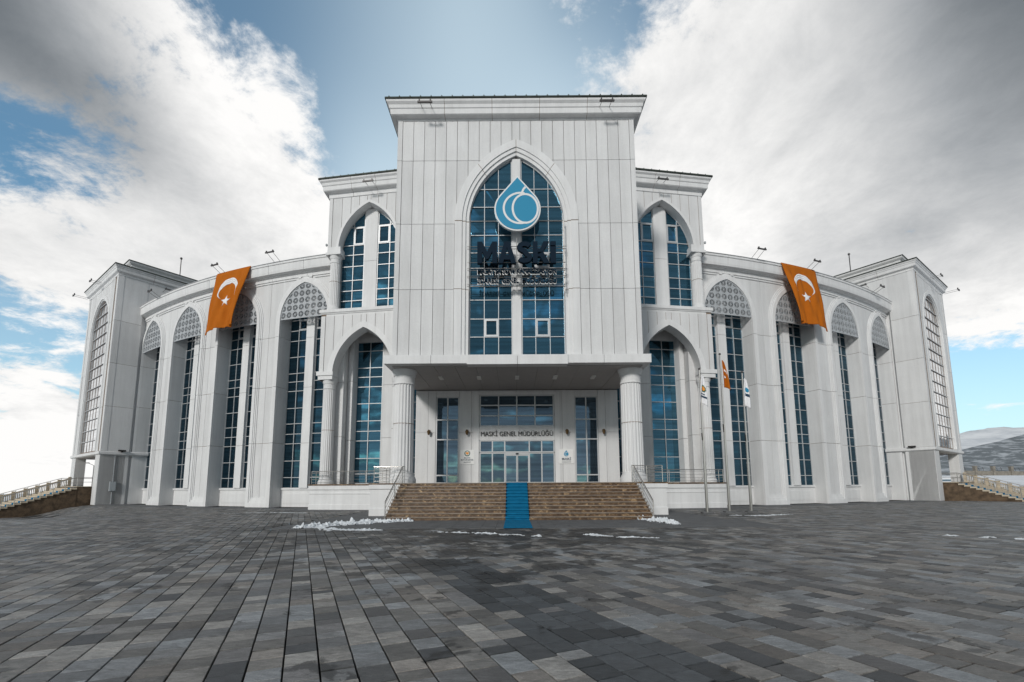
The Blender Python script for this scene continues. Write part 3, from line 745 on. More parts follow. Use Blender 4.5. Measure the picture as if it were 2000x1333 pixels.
def sweep_parts(path, prof, name, seglen):
    """a moulding cut into stone lengths with open joints"""
    P = [Vector(p) for p in path]
    g = G(); sweep2d(g, path, [(o - .03 if o > -.3 else o, z) for o, z in prof]); g.build(name + '_backing', JOINT, HQ)
    for i in range(len(P) - 1):
        a, b = P[i], P[i + 1]; L_ = (b - a).length; n = max(1, round(L_ / seglen)); gp = .013
        for k in range(n):
            t0, t1 = k / n, (k + 1) / n
            p0 = a.lerp(b, t0) if k else a; p1 = a.lerp(b, t1) if k < n - 1 else b
            e = (b - a).normalized()
            q = []
            if k == 0 and i > 0: q = [P[i - 1].lerp(a, .999), a]
            # build one straight piece; mitre at the ends that are corners
            def nrm(x, y):
                t = (y - x).normalized(); return Vector((t.y, -t.x))
            n0 = nrm(a, b)
            def mit(idx):
                if idx == 0 or idx == len(P) - 1: return n0
                m_ = nrm(P[idx - 1], P[idx]) + nrm(P[idx], P[idx + 1]); return m_ / m_.length_squared * 2
            m0 = mit(i) if k == 0 else n0; m1 = mit(i + 1) if k == n - 1 else n0
            s0 = p0 + (e * gp if k else Vector((0, 0))); s1 = p1 - (e * gp if k < n - 1 else Vector((0, 0)))
            G().loft([[(s0.x + m0.x * o, s0.y + m0.y * o, z) for o, z in prof], [(s1.x + m1.x * o, s1.y + m1.y * o, z) for o, z in prof]]).build(name, TRIM, HQ)

def centre():
    Y = 26.6; M = flatM(Y); HW = 7.45; ZB, ZT = 9.35, 24.72
    A = Arch(0, 2.93, 4.45, 17.9)
    # body
    g = G(); g.strip(M, [-HW + .04, -2.95], ZB, ZT, .12, .6); g.strip(M, [2.95, HW - .04], ZB, ZT, .12, .6); g.strip(M, A.off(.03).us(12), A.off(.03).z, ZT, .12, .6); g.build('wall_backing', JOINT, HQ)
    G().box(-HW + .05, HW - .05, Y + .5, 48, 8.9, 24.8).build('wall', WALL, HQ)
    rows = [9.37, 13.5, 17.72, 21.95, ZT - .03]; gap = .0135
    Ao = A.off(.88, 1.1)
    cols = [.25 + .69 * i for i in range(11)]
    for i in range(10):
        for sg in (-1, 1):
            a, b = cols[i] + gap, cols[i + 1] - gap
            for j in range(4):
                z0, z1 = rows[j] + gap, rows[j + 1] - gap
                us = [a + (b - a) * k / 6 for k in range(7)]
                if b < 3.80 and z1 < 17.9: continue
                if a < 3.81 and z1 < 17.9: us = [max(a, 3.83), b]
                if us[1] - us[0] < .1: continue
                def zb(u, z0=z0):
                    if u < Ao.a and z0 < 23.3: return max(z0, Ao.z(u) + .01) if u < 3.81 else z0
                    return z0
                us2 = [u for u in us if zb(u) < z1 - .02]
                if len(us2) < 2: continue
                if sg > 0: wpanel(G().strip(M, us2, zb, z1, 0, .13))
                else: wpanel(G().strip(lambda u, d, z: M(-u, d, z), us2, zb, z1, 0, .13))
    for j in range(4):   # corner strips and the narrow strip over the crown
        for sg in (-1, 1):
            wpanel(G().strip(lambda u, d, z: M(sg * u, d, z), [7.15 + gap, HW], rows[j] + gap, rows[j + 1] - gap, -.03, .3))
    wpanel(G().strip(M, [-.25 + gap, .25 - gap], 23.28, ZT - .05, 0, .13))
    # arch mouldings, three steps, open joints
    for (o0, o1, d0, n) in ((.42, .87, -.09, 1), (.20, .42, -.02, 1), (0, .20, .07, 1)):
        for (lo, hi) in ((9.36, 13.48), (13.52, 17.86)):
            for sg in (-1, 1):
                w = o1
                G().strip(lambda u, d, z: M(sg * u, d, z), [2.93 + o0, 2.93 + w], lo, hi, d0, .4).build('arch_moulding', TRIM, HQ)
        c0 = A.off(o0, 1.15).curve(None, 24) if o0 else A.curve(None, 24); c1 = A.off(o1, 1.15).curve(None, 24)
        for i0, i1 in ((0, 14), (14, 24), (24, 34), (34, 48)):
            def sh(c, i0=i0, i1=i1):
                q = [list(p) for p in c[i0:i1 + 1]]; return q
            q0, q1 = sh(c0), sh(c1)
            e = .006
            def lerp(p, q, t): return (p[0] + (q[0] - p[0]) * t, p[1] + (q[1] - p[1]) * t)
            q0[0] = lerp(q0[0], q0[1], .06); q1[0] = lerp(q1[0], q1[1], .06); q0[-1] = lerp(q0[-1], q0[-2], .06); q1[-1] = lerp(q1[-1], q1[-2], .06)
            G().ribbon(M, q0, q1, d0, .4).build('arch_moulding', TRIM, HQ)
        G().ribbon(M, A.off(o0 + .01, 1.15).curve(9.4, 20), A.off(o1 - .01, 1.15).curve(9.4, 20), d0 + .02, .39).build('moulding_backing', JOINT, HQ)
    zs = [9.36, 10.61, 11.74, 12.94, 13.83, 14.98, 15.98, 17.13, 18.07, 19.0, 20.2, 22.3]
    d = .36
    window(HQ, M, [-2.88, -1.99, -1.12, -.3], zs, d, arch=A, sash={(1, 1), (2, 8)}, bar=.042)
    window(HQ, M, [.3, 1.12, 1.99, 2.88], zs, d, arch=A, sash={(1, 1), (0, 8), (1, 5)}, bar=.042)
    for z0, z1 in ((9.36, 13.49), (13.51, 17.9), (17.92, 22.2)): G().blk(M, -.26, .26, z0, z1, d - .16, d + .1).build('mullion_pier', TRIM, HQ)
    G().blk(M, -.25, .25, 9.36, 22.2, d - .13, d + .1).build('joint_backing', JOINT, HQ)
    # slab edge of the canopy
    for a, b in ((-7.85, -5.1), (-5.08, -2.97), (2.97, 5.08), (5.1, 7.85)): G().blk(M, a, b, 8.84, 9.35, -.28, .3).build('canopy_edge', TRIM, HQ)
    for a, b in ((-2.96, -.01), (.01, 2.96)): G().blk(M, a, b, 8.76, 9.33, -.36, .3).build('canopy_edge', TRIM, HQ)
    G().blk(M, -7.84, 7.84, 8.9, 9.3, -.2, .3).build('canopy_backing', JOINT, HQ)
    for sg in (-1, 1): G().box(*sorted((sg * 7.5, sg * 7.85)), Y + .3, 33.7, 8.84, 9.35).build('canopy_edge', TRIM, HQ)
    for i in range(12):
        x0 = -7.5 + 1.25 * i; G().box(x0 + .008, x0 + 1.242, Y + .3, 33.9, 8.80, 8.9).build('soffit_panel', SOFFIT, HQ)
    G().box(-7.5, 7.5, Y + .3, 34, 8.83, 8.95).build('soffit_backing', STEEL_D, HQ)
    for x in (-5.0, -2.5, 0, 2.5, 5.0):
        lp = G().box(x - .13, x + .13, 29.3, 30.1, 8.72, 8.8).build('soffit_light', LAMPW, HQ)
    # cornice and roof edge
    path = [(-HW, 44), (-HW, Y), (HW, Y), (HW, 44)]
    prof = [(-.5, 24.66), (.04, 24.68), (.04, 24.78), (.10, 24.80), (.34, 24.82), (.40, 24.86), (.43, 25.18), (.48, 25.22), (.51, 25.42), (.63, 25.55), (.65, 25.68), (-.5, 25.72)]
    sweep_parts(path, prof, 'cornice', 3.0)
    g = G(); sweep2d(g, path, [(-6, 26.6), (.70, 25.80), (.72, 25.70), (-6, 25.70)]); g.build('roof', ROOF, HQ)
    rb = G()
    for k in range(25):
        x = -7.9 + k * .658; rb.tube([(x, Y - .72, 25.82), (x, Y + 2, 26.15)], .04, 4)
    rb.build('roof_rib', ROOF, HQ)
    # entrance wall
    Y2 = 33.7; N = flatM(Y2); zf = 1.88
    ws = [(-5.99, -4.26, 1.90, 8.29), (4.26, 5.99, 1.90, 8.29), (-2.78, 2.78, 1.90, 8.42)]
    G().box(-7.45, 7.45, Y2 + .42, Y2 + 3.5, zf, 9).build('wall', WALL, HQ)
    def pan(a, b, z0, z1):
        wpanel(G().blk(N, a + .008, b - .008, z0 + .008, z1 - .008, 0, .4))
    for sg in (-1, 1):
        for (a, b) in ((6.55, 7.48), (5.99, 6.55), (3.35, 4.26), (2.78, 3.35)):
            q = sorted((sg * a, sg * b)); pan(q[0], q[1], zf, 5.6); pan(q[0], q[1], 5.6, 8.75)
        q = sorted((sg * 4.26, sg * 5.99)); pan(q[0], q[1], 8.29, 8.75)
    pan(-2.78, 0, 8.42, 8.75); pan(0, 2.78, 8.42, 8.75)
    G().blk(N, -7.4, 7.4, zf, 8.8, .36, .43).build('wall_backing', JOINT, HQ)
    G().blk(N, -3.15, -2.80, zf, 8.44, -.035, .02).build('door_surround', TRIM, HQ); G().blk(N, 2.80, 3.15, zf, 8.44, -.035, .02).build('door_surround', TRIM, HQ); G().blk(N, -3.15, 3.15, 8.45, 8.62, -.035, .02).build('door_surround', TRIM, HQ)
    for a, b in ((-5.99, -4.26), (4.26, 5.99)): window(HQ, N, [a + .05, (a + b) / 2, b - .05], [1.92, 2.47, 5.09, 6.56, 8.25], .12, glass=GLASS_DOOR, bar=.09, outer=.09)
    window(HQ, N, [-2.72, -1.35, 0, 1.35, 2.72], [6.09, 6.85, 7.63, 8.38], .12, glass=GLASS_DOOR, bar=.09, outer=.1)
    G().blk(N, -2.78, 2.78, 5.03, 6.05, .03, .3).build('sign_band', TRIM, HQ)
    window(HQ, N, [-2.72, -1.81, -.9, .9, 1.81, 2.72], [4.15, 5.0], .12, glass=GLASS_DOOR, bar=.09, outer=.1)
    window(HQ, N, [-2.72, -1.81, -.9], [1.92, 4.08], .12, glass=GLASS_DOOR, bar=.09, outer=.09)
    window(HQ, N, [.9, 1.81, 2.72], [1.92, 4.08], .12, glass=GLASS_DOOR, bar=.09, outer=.09)
    for a, b in ((-.86, -.01), (.01, .86)):
        dr = G(); dr.blk(N, a, a + .06, 1.9, 3.95, .08, .14); dr.blk(N, b - .06, b, 1.9, 3.95, .08, .14); dr.blk(N, a + .06, b - .06, 3.88, 3.95, .08, .14); dr.blk(N, a + .06, b - .06, 1.9, 1.98, .08, .14)
        o = dr.build('door', FRAME, HQ); cand('pane', G().blk(N, a + .06, b - .06, 1.98, 3.88, .10, .12), GLASS_DOOR, o)
    G().blk(N, -.86, .86, 3.95, 4.08, .04, .2).build('door_track', FRAME, HQ)
    G().blk(N, -.09, .09, 3.99, 4.09, -.04, .04).build('door_sensor', BLACKL, HQ)
    # columns of the canopy
    for x in (-7.0, 7.0): column(HQ, x, 28.0, 1.88, 8.84, .65)
    # podium
    pod = G()
    pod.box(-6.75, 6.75, 26.45, 34.1, -.05, 1.80)
    pod.build('podium', TRIM, HQ)
    G().box(-6.75, 6.75, 26.44, 34.1, 1.80, 1.875).build('podium_floor', STONE, HQ)
    for sg in (-1, 1):
        x0, x1 = sorted((sg * 6.75, sg * 8.6))
        G().box(x0, x1, 27.0, 37, -.05, 1.72).build('podium', TRIM, HQ)
        q = [(x0, 27.0), (x1, 27.0), (x1, 33.7)] if sg > 0 else [(x0, 33.7), (x0, 27.0), (x1, 27.0)]
        g = G(); sweep2d(g, q, [(-.3, 1.50), (.03, 1.52), (.07, 1.56), (.07, 1.80), (-.3, 1.80)]); g.build('podium_moulding', TRIM, HQ)
        g = G(); sweep2d(g, q, [(-.3, -.03), (.04, -.03), (.04, .42), (0, .46), (-.3, .46)]); g.build('podium_moulding', TRIM, HQ)
        G().box(x0 - .09, x1 + .09, 26.92, 37, 1.80, 1.88).build('podium_floor', STONE, HQ)
        Mf = flankM(sg)
        G().blk(Mf, 8.4, 15.55, -.05, 1.72, -.55, 3).build('podium', TRIM, HQ)
        a = Mf(8.6, -.55, 0)[:2]; b = Mf(15.55, -.55, 0)[:2]; c = Mf(15.55, 3, 0)[:2]; q = [a, b, c] if sg > 0 else [c, b, a]
        for pr in ([(-.3, 1.42), (.03, 1.44), (.07, 1.50), (.07, 1.78), (-.3, 1.78)], [(-.3, 1.12), (.02, 1.13), (.04, 1.2), (.02, 1.24), (-.3, 1.24)], [(-.3, -.03), (.04, -.03), (.04, .36), (0, .40), (-.3, .40)]):
            g = G(); sweep2d(g, q, pr); g.build('podium_moulding', TRIM, HQ)
        G().blk(Mf, 8.4, 15.66, 1.785, 1.88, -.66, 3).build('podium_floor', STONE, HQ)

def tower(s):
    M = towM(s); Wd = 11.6; V = 15
    A = Arch(5.7, 3.55, 3.9, 18.9)
    g = G()
    LVt = [0, 5.43, 10.05, 14.6, 19.2]
    # inner core with joints, clad in course slabs
    G().blk(M, 2.1, Wd - .06, 5.5, 24.3, 1.0, V - .06).build('wall', WALL, HQ)
    g.blk(M, .03, 1.55, 0, 5.3, .03, 2.0); g.blk(M, .03, 2.2, 5.3, 21.0, .03, 2.25); g.blk(M, .03, 2.2, 21.0, 24.2, .03, V - .1); g.build('wall_backing', JOINT, HQ)
    lv = [0, 5.0, 10.05, 14.6, 19.2, 24.2]
    for k in range(5):
        z0 = lv[k] + (.014 if k else 0); z1 = lv[k + 1] - .014
        if k == 0: z1 = 5.02
        if k == 1: z0 = 5.44
        # side face (plain) returning from the near corner
        wpanel(G().blk(M, 0, .9, z0, z1, .035, 2.3))
        if k == 4: wpanel(G().blk(M, 0, .9, 21.0, z1, 2.3, 2.6)); wpanel(G().blk(M, .02, .9, 21.0, z1, 2.6, V - .1))
        # front strips beside the window
        if k:
            for a, b, d in ((-.02, .55, -.02), (.56, 1.05, .03), (Wd - 1.1, Wd - .58, .03), (Wd - .57, Wd + .02, -.02)): wpanel(G().blk(M, a, b, z0, z1, d, .5))
            if k < 4:
                for a, b in ((1.08, 2.13), (9.27, Wd - 1.13)): wpanel(G().blk(M, a, b, z0, z1, .0, .5))
        else:
            wpanel(G().blk(M, -.0, 1.6, z0, z1, -.02, 2.02)); wpanel(G().blk(M, 1.0, 1.6, z0, z1, 2.02, 4.5)); wpanel(G().blk(M, 9.9, Wd, z0, z1, 0, .9))
    # front spandrel over the arch, in narrow upright panels
    Ao = A.off(.05); us = [1.08 + (Wd - 2.21) * i / 14 for i in range(15)]
    Ab = A.off(.03); G().strip(M, Ab.us(10), Ab.z, 24.2, .06, .43).build('wall_backing', JOINT, HQ)
    for a, b in zip(us, us[1:]):
        ss = [a + .014 + (b - a - .028) * k / 5 for k in range(6)]
        zb = lambda u: max(19.22, A.z(u) + .03) if abs(u - A.uc) < A.a else 19.22
        wpanel(G().strip(M, ss, zb, 24.0, .0, .07))
    G().blk(M, 1.08, Wd - 1.1, 24.0, 24.2, -.03, .3).build('wall_strip', TRIM, HQ)
    ar = G(); ar.ribbon(M, A.curve(5.5, 14), A.off(.34, 1.3).curve(5.5, 14), -.06, .45); ar.ribbon(M, A.off(-.1).curve(5.5, 14), A.curve(5.5, 14), .03, .45); ar.build('arch_surround', TRIM, HQ)
    # glazing
    uu = [2.25 + (9.15 - 2.25) * i / 6 for i in range(7)]
    zz = [5.55 + 1.19 * i for i in range(15)] + [22.8]
    w = window(HQ, M, uu, zz, .24, arch=A.off(-.1), glass=GLASS_T, bar=.10, frame=FRAME_DARK, thick=.02, outer=.12)
    # thin projecting glazing bars
    br = G()
    for z in zz[1:-1]:
        hf = A.half(z) - .1 if z > 18.9 else 3.3
        if hf > .2: br.blk(M, 5.7 - hf, 5.7 + hf, z - .035, z + .035, .14, .19)
    br.build('glazing_bar', FRAME, w)
    # ledge and soffit over the passage
    def pth(u0, u1, v):
        p = [M(u0, v, 0)[:2], M(u0, 0, 0)[:2], M(u1, 0, 0)[:2], M(u1, v, 0)[:2]]
        return p if s > 0 else p[::-1]
    g = G(); sweep2d(g, pth(0, Wd, V), [(-.6, 5.0), (.02, 5.02), (.16, 5.12), (.16, 5.34), (.03, 5.42), (-.6, 5.43)]); g.build('string_course', TRIM, HQ)
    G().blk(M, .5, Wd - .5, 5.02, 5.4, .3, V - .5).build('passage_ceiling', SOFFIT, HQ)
    G().blk(M, 10.4, Wd, 0, 5, 12, 13.4).build('pier_core', WALL, HQ)
    G().blk(M, .3, 1.5, 0, 21, 2.2, 4.4).build('return_wall', WALL, HQ)
    G().blk(M, 1.2, Wd, -1.2, 1.82, .1, V).build('passage_floor', BROWN, HQ)
    # cornice, attic, roofs
    prof = [(-.6, 24.12), (.05, 24.15), (.05, 24.34), (.10, 24.38), (.24, 24.46), (.28, 24.52), (.30, 24.78), (.34, 24.82), (.37, 24.94), (.44, 25.02), (.46, 25.12), (-.6, 25.15)]
    p = [M(0, 0, 0)[:2], M(Wd, 0, 0)[:2], M(Wd, V, 0)[:2], M(0, V, 0)[:2]]
    if s < 0: p = p[::-1]
    pp = pth(0, Wd, V)
    sweep_parts(pp, prof, 'cornice', 3.2)
    g = G(); sweep2d(g, p, [(-2.2, 25.35), (.50, 25.24), (.52, 25.13), (-2.2, 25.13)], closed=True); g.build('roof', ROOF, HQ)
    Ma = lambda u, d, z: M(u, d, z)
    G().blk(M, 1.2, Wd - 1.2, 25.1, 26.4, 1.2, V - 1.2).build('attic', WALL, HQ)
    pa = [M(1.2, 1.2, 0)[:2], M(Wd - 1.2, 1.2, 0)[:2], M(Wd - 1.2, V - 1.2, 0)[:2], M(1.2, V - 1.2, 0)[:2]]
    if s < 0: pa = pa[::-1]
    g = G(); sweep2d(g, pa, [(-.3, 26.1), (.05, 26.12), (.22, 26.28), (.26, 26.46), (-.3, 26.46)], closed=True); g.build('attic_cornice', TRIM, HQ)
    g = G(); sweep2d(g, pa, [(-2.5, 26.85), (.32, 26.54), (.32, 26.46), (-2.5, 26.46)], closed=True); g.build('roof', ROOF, HQ)
    G().blk(M, 3.2, Wd - 3.2, 26.4, 26.9, 3.2, V - 3.2).build('roof', ROOF, HQ)
for s in (-1, 1): wing(s); flank(s); tower(s)
centre()

def finalize(kind, restname, limit=300):
    L_ = sorted(CAND[kind], key=lambda c: -c[0])
    def tone(me, vals):
        at = me.attributes.new('tone', 'FLOAT', 'FACE'); at.data.foreach_set('value', np.array(vals, np.float32))
    for a, g, mat, par in L_[:limit]:
        o = g.build(kind, mat, par); tone(o.data, [rnd.random() ** 2] * len(o.data.polygons))
    by = {}
    for a, g, mat, par in L_[limit:]: by.setdefault(mat.name, []).append((g, mat))
    allg = G(); mats = []; idx = []; tn = []
    for k, lst in by.items():
        mats.append(lst[0][1])
        for g, _ in lst:
            b = len(allg.v); allg.v += g.v; allg.f += [tuple(b + i for i in f) for f in g.f]; idx += [len(mats) - 1] * len(g.f); tn += [rnd.random() ** 2] * len(g.f)
    if allg.v:
        me = bpy.data.meshes.new(restname); me.from_pydata([tuple(v) for v in allg.v], [], allg.f)
        for m_ in mats: me.materials.append(m_)
        me.polygons.foreach_set('material_index', idx); tone(me, tn)
        bm = bmesh.new(); bm.from_mesh(me); bmesh.ops.recalc_face_normals(bm, faces=bm.faces); bm.to_mesh(me); bm.free()
        link(restname, me, HQ, kind='stuff')
    print(kind, len(L_))
finalize('pane', 'panes'); finalize('wall_panel', 'wall_panels')

# ------------------------------------------------------------------ entrance stairs, carpet, rails
st = thing('entrance_stairs', 'wide flight of brown marbled stone steps up to the entrance podium', 'stairs')
for k in range(11):
    y0 = 23.2 + .3 * k; z1 = .17 * (k + 1)
    if k == 10: z1 = 1.876
    G().box(-6.7, 6.7, y0, 26.44, .17 * k, z1 - .035).build('riser', STONE, st)
    G().box(-6.72, 6.72, y0 - .045, (y0 + .33 if k < 10 else 26.44), z1 - .035, z1).build('tread', NOSE, st)
settle(st, (0, 23.2, 0))
cp = G(); pr = [(18.8, .03), (23.15, .03)]
for k in range(11):
    y0 = 23.2 + .3 * k - .045; z1 = .17 * (k + 1) + .012
    pr += [(y0 + .045, z1 - .15), (y0 + .03, z1 - .07), (y0 - .03, z1 - .055), (y0 - .035, z1 - .012), (y0 - .01, z1 + .002), (y0 + .25, z1 + .002)]
pr += [(26.3, 1.893), (33.5, 1.893)]
cp.loft([[(x * (1.0), y, z) for y, z in pr] + [(x, y, z - .012) for y, z in pr[::-1]] for x in (-.68, .50)])
cp.build('carpet', CARPET, label='long blue carpet running from the plaza up the entrance steps', cat='carpet')

def rail(pts, posts, name, label, group=None, h=.95, bars=4, lo=.12, cat='handrail'):
    t = thing(name, label, cat, group)
    up = lambda p, z: (p[0], p[1], p[2] + z)
    G().tube([up(p, h) for p in pts], .028, 8).build('top_rail', STEEL, t)
    for b in range(bars):
        z = lo + (h - .12 - lo) * b / max(bars - 1, 1)
        G().tube([up(p, z) for p in pts], .012, 6).build('bar', STEEL, t)
    for p in posts: G().tube([p, up(p, h)], .022, 8).build('post', STEEL, t)
    settle(t, pts[0]); return t
for s, nm in ((-1, 'left'), (1, 'right')):
    x = s * 6.62
    rail([(x, 23.05, 0.0), (x, 26.5, 1.88), (x, 26.95, 1.88)], [(x, 23.05, 0), (x, 24.8, .93), (x, 26.5, 1.88)], 'handrail', f'steel handrail climbing the {nm} edge of the entrance steps', 'steel handrails of the entrance steps')
    rail([(x, 26.98, 1.88), (s * 8.4, 26.98, 1.88), (s * 8.4, 29.6, 1.88), (s * 8.45, 33.4, 1.88)], [(x, 26.98, 1.88), (s * 7.5, 26.98, 1.88), (s * 8.4, 26.98, 1.88), (s * 8.4, 29.6, 1.88), (s * 8.45, 33.4, 1.88)], 'handrail', f'steel guard rail round the {nm} canopy column on the podium', 'steel guard rails on the podium')
    M = flankM(s); q = [M(u, -.5, 1.88) for u in (8.6, 9.9, 11.2, 12.5, 13.8, 15.1, 15.45)] + [M(15.45, .6, 1.88), M(15.45, 1.6, 1.88)]
    rail(q, q[:-2] + q[-1:], 'handrail', f'steel guard rail along the podium before the {nm} pointed portal', 'steel guard rails on the podium')

# ------------------------------------------------------------------ text
def text_mesh(body, size, depth, offset=0.0, spacing=1.0, fit=None, height=None):
    c = bpy.data.curves.new('text', 'FONT'); c.body = body; c.size = size; c.extrude = depth / 2; c.offset = offset; c.space_character = spacing
    c.align_x = 'CENTER'; c.resolution_u = 3; c.fill_mode = 'BOTH'
    o = bpy.data.objects.new('text', c); COL.objects.link(o); dg = bpy.context.evaluated_depsgraph_get(); dg.update()
    me = bpy.data.meshes.new_from_object(o.evaluated_get(dg)); bpy.data.objects.remove(o); bpy.data.curves.remove(c)
    v = np.empty(len(me.vertices) * 3, np.float32); me.vertices.foreach_get('co', v); v = v.reshape(-1, 3)
    x0, x1 = v[:, 0].min(), v[:, 0].max(); y0, y1 = v[:, 1].min(), v[:, 1].max()
    if fit:
        v[:, 0] = (v[:, 0] - (x0 + x1) / 2) * (fit / (x1 - x0))
        v[:, 1] = (v[:, 1] - y0) * ((height / (y1 - y0)) if height else 1)
    me.vertices.foreach_set('co', v.ravel()); return me
def text_obj(body, x, y, z, width, height, depth, mat, parent, offset=0.0, name='lettering', size=1.0, spacing=1.0):
    me = text_mesh(body, size, depth / 1.0, offset, spacing, width, height)
    me.transform(Matrix.Translation((x, y, z)) @ Matrix.Rotation(math.pi / 2, 4, 'X')); me.materials.clear(); me.materials.append(mat)
    return link(name, me, parent, kind='stuff' if len(body) > 1 else None)

def block_letter(ch, x0, w, z0, h, y, depth, mat, parent):
    """heavy sign letters cut from straight pieces and one bent band"""
    M = lambda u, d, z: (x0 + u * w, y + d, z0 + z * h); g = G(); st = .30
    P = lambda pts, e=0: g.poly(M, pts, -depth / 2 - e, depth / 2 + e)
    if ch == 'M':
        P([(0, 0), (.24, 0), (.24, .52), (.24, 1), (0, 1)]); P([(.76, 0), (1, 0), (1, 1), (.76, 1)]); P([(.24, .55), (.44, .20), (.56, .20), (.76, .55), (.76, 1), (.50, .55), (.24, 1)], -.002)
    elif ch == 'A':
        P([(0, 0), (.27, 0), (.5, .74), (.73, 0), (1, 0), (.65, 1), (.35, 1)]); P([(.27, .17), (.73, .17), (.67, .38), (.33, .38)], -.002)
    elif ch == 'K':
        P([(0, 0), (.28, 0), (.28, 1), (0, 1)]); P([(.28, .40), (.64, 1), (.98, 1), (.62, .52), (1, 0), (.66, 0), (.28, .50)], -.002); P([(.28, .30), (.52, .30), (.62, .52), (.52, .66), (.28, .66)], -.004)
    elif ch == 'İ':
        P([(0, 0), (1, 0), (1, .76), (0, .76)]); P([(0, .81), (1, .81), (1, 1), (0, 1)])
    else:
        c = []
        for i in range(9): a_ = R(20 + (270 - 20) * i / 8); c.append((.5 + .36 * math.cos(a_), .745 + .15 * math.sin(a_)))
        c = c[:-1] + [(.5, .555)]
        for i in range(1, 9): a_ = R(90 - (250) * i / 8); c.append((.5 + .36 * math.cos(a_), .265 + .15 * math.sin(a_)))
        Q = [Vector((p[0] * w, p[1] * h)) for p in c]; secs = []; bw = .21 * h
        for i, p in enumerate(Q):
            t = (Q[min(i + 1, len(Q) - 1)] - Q[max(i - 1, 0)]).normalized(); n = Vector((-t.y, t.x)) * bw / 2
            secs.append([(x0 + q.x, y + d, z0 + q.y) for q, d in ((p + n, -depth / 2), (p - n, -depth / 2), (p - n, depth / 2), (p + n, depth / 2))])
        g.loft(secs)
    g.build('letter', mat, parent)
def text_letters(body, x0, x1, z, height, y, depth, mat, parent, offset):
    """each big letter its own part"""
    adv = {'M': 1.22, 'A': 1.12, 'S': .92, 'K': 1.02, 'İ': .34}; gap = .06
    tot = sum(adv[ch] for ch in body); u = (x1 - x0 - gap * (len(body) - 1)) / tot; x = x0
    for ch in body: block_letter(ch, x, u * adv[ch], z, height, y, depth, mat, parent); x += u * adv[ch] + gap
sg = thing('facade_lettering', 'dark blue letters MASKİ over two small lines on a steel rack before the arched window', 'sign')
YL = 26.0
text_letters('MASKİ', -2.35, 2.33, 14.80, 1.36, YL, .22, NAVY, sg, .035)
for body, z in (('MALATYA SU ve KANALİZASYON', 14.20), ('İDARESİ  GENEL  MÜDÜRLÜĞÜ', 13.60)):
    hgt = .38 if 'M' == body[0] else .42
    text_obj(body, 0.0, YL - .02, z, 4.66, hgt, .08, NAVY, sg, .012, name='lettering')
    text_obj(body, 0.0, YL + .05, z - .07, 4.72, hgt + .05, .05, PLATE, sg, .03, name='letter_backing')
rk = G()
for z in (16.02, 15.86, 15.0, 14.62, 14.5, 14.15, 14.05, 13.62, 13.5): rk.tube([(-2.98, YL + .22, z), (2.98, YL + .22, z)], .018, 6)
rk.build('rack_rail', STEEL, sg)
for x in (-2.86, 2.86):
    G().tube([(x, YL + .27, 13.2), (x, YL + .27, 17.75)], .03, 8).build('rack_post', STEEL, sg)
G().tube([(-2.9, YL + .27, 17.7), (2.9, YL + .27, 17.7)], .02, 6).build('rack_rail', STEEL, sg)
G().tube([(0, YL + .27, 13.2), (0, YL + .27, 16.6)], .022, 6).build('rack_post', STEEL, sg)
for x in (-2.86, 2.86):
    for z in (13.55, 14.6, 16.0, 17.6): G().tube([(x, YL + .27, z), (x, 26.62, z)], .02, 6).build('bracket', STEEL, sg)
settle(sg, (0, YL, 13.2))

def drop_outline(cx, cz, r, tip, n=40):
    """water drop: circle below, straight shoulders to a tip; r radius, tip height above centre"""
    a = math.acos(r / tip); pts = [(cx, cz + tip)]
    for i in range(n + 1):
        t = (math.pi / 2 - a) - (2 * math.pi - 2 * a) * i / n
        pts.append((cx + r * math.cos(t), cz + r * math.sin(t)))
    return pts
def ring_curve(pts_c, w, M, g, d0, d1, closed=False):
    """flat band of width w along a centre polyline"""
    P = [Vector(p) for p in pts_c]; a, b = [], []; n = len(P)
    for i, p in enumerate(P):
        q0 = P[i - 1] if (i > 0 or closed) else p; q1 = P[(i + 1) % n] if (i < n - 1 or closed) else p
        t = (q1 - q0).normalized(); nn = Vector((-t.y, t.x)); a.append(p + nn * w / 2); b.append(p - nn * w / 2)
    secs = [[M(x[0], d0, x[1]), M(y[0], d0, y[1]), M(y[0], d1, y[1]), M(x[0], d1, x[1])] for x, y in zip(a, b)]
    g.loft(secs, closed=closed)
def bez(p0, p1, p2, p3, n=12):
    return [((1 - t) ** 3 * p0[0] + 3 * (1 - t) ** 2 * t * p1[0] + 3 * (1 - t) * t * t * p2[0] + t ** 3 * p3[0], (1 - t) ** 3 * p0[1] + 3 * (1 - t) ** 2 * t * p1[1] + 3 * (1 - t) * t * t * p2[1] + t ** 3 * p3[1]) for t in [i / n for i in range(n + 1)]]
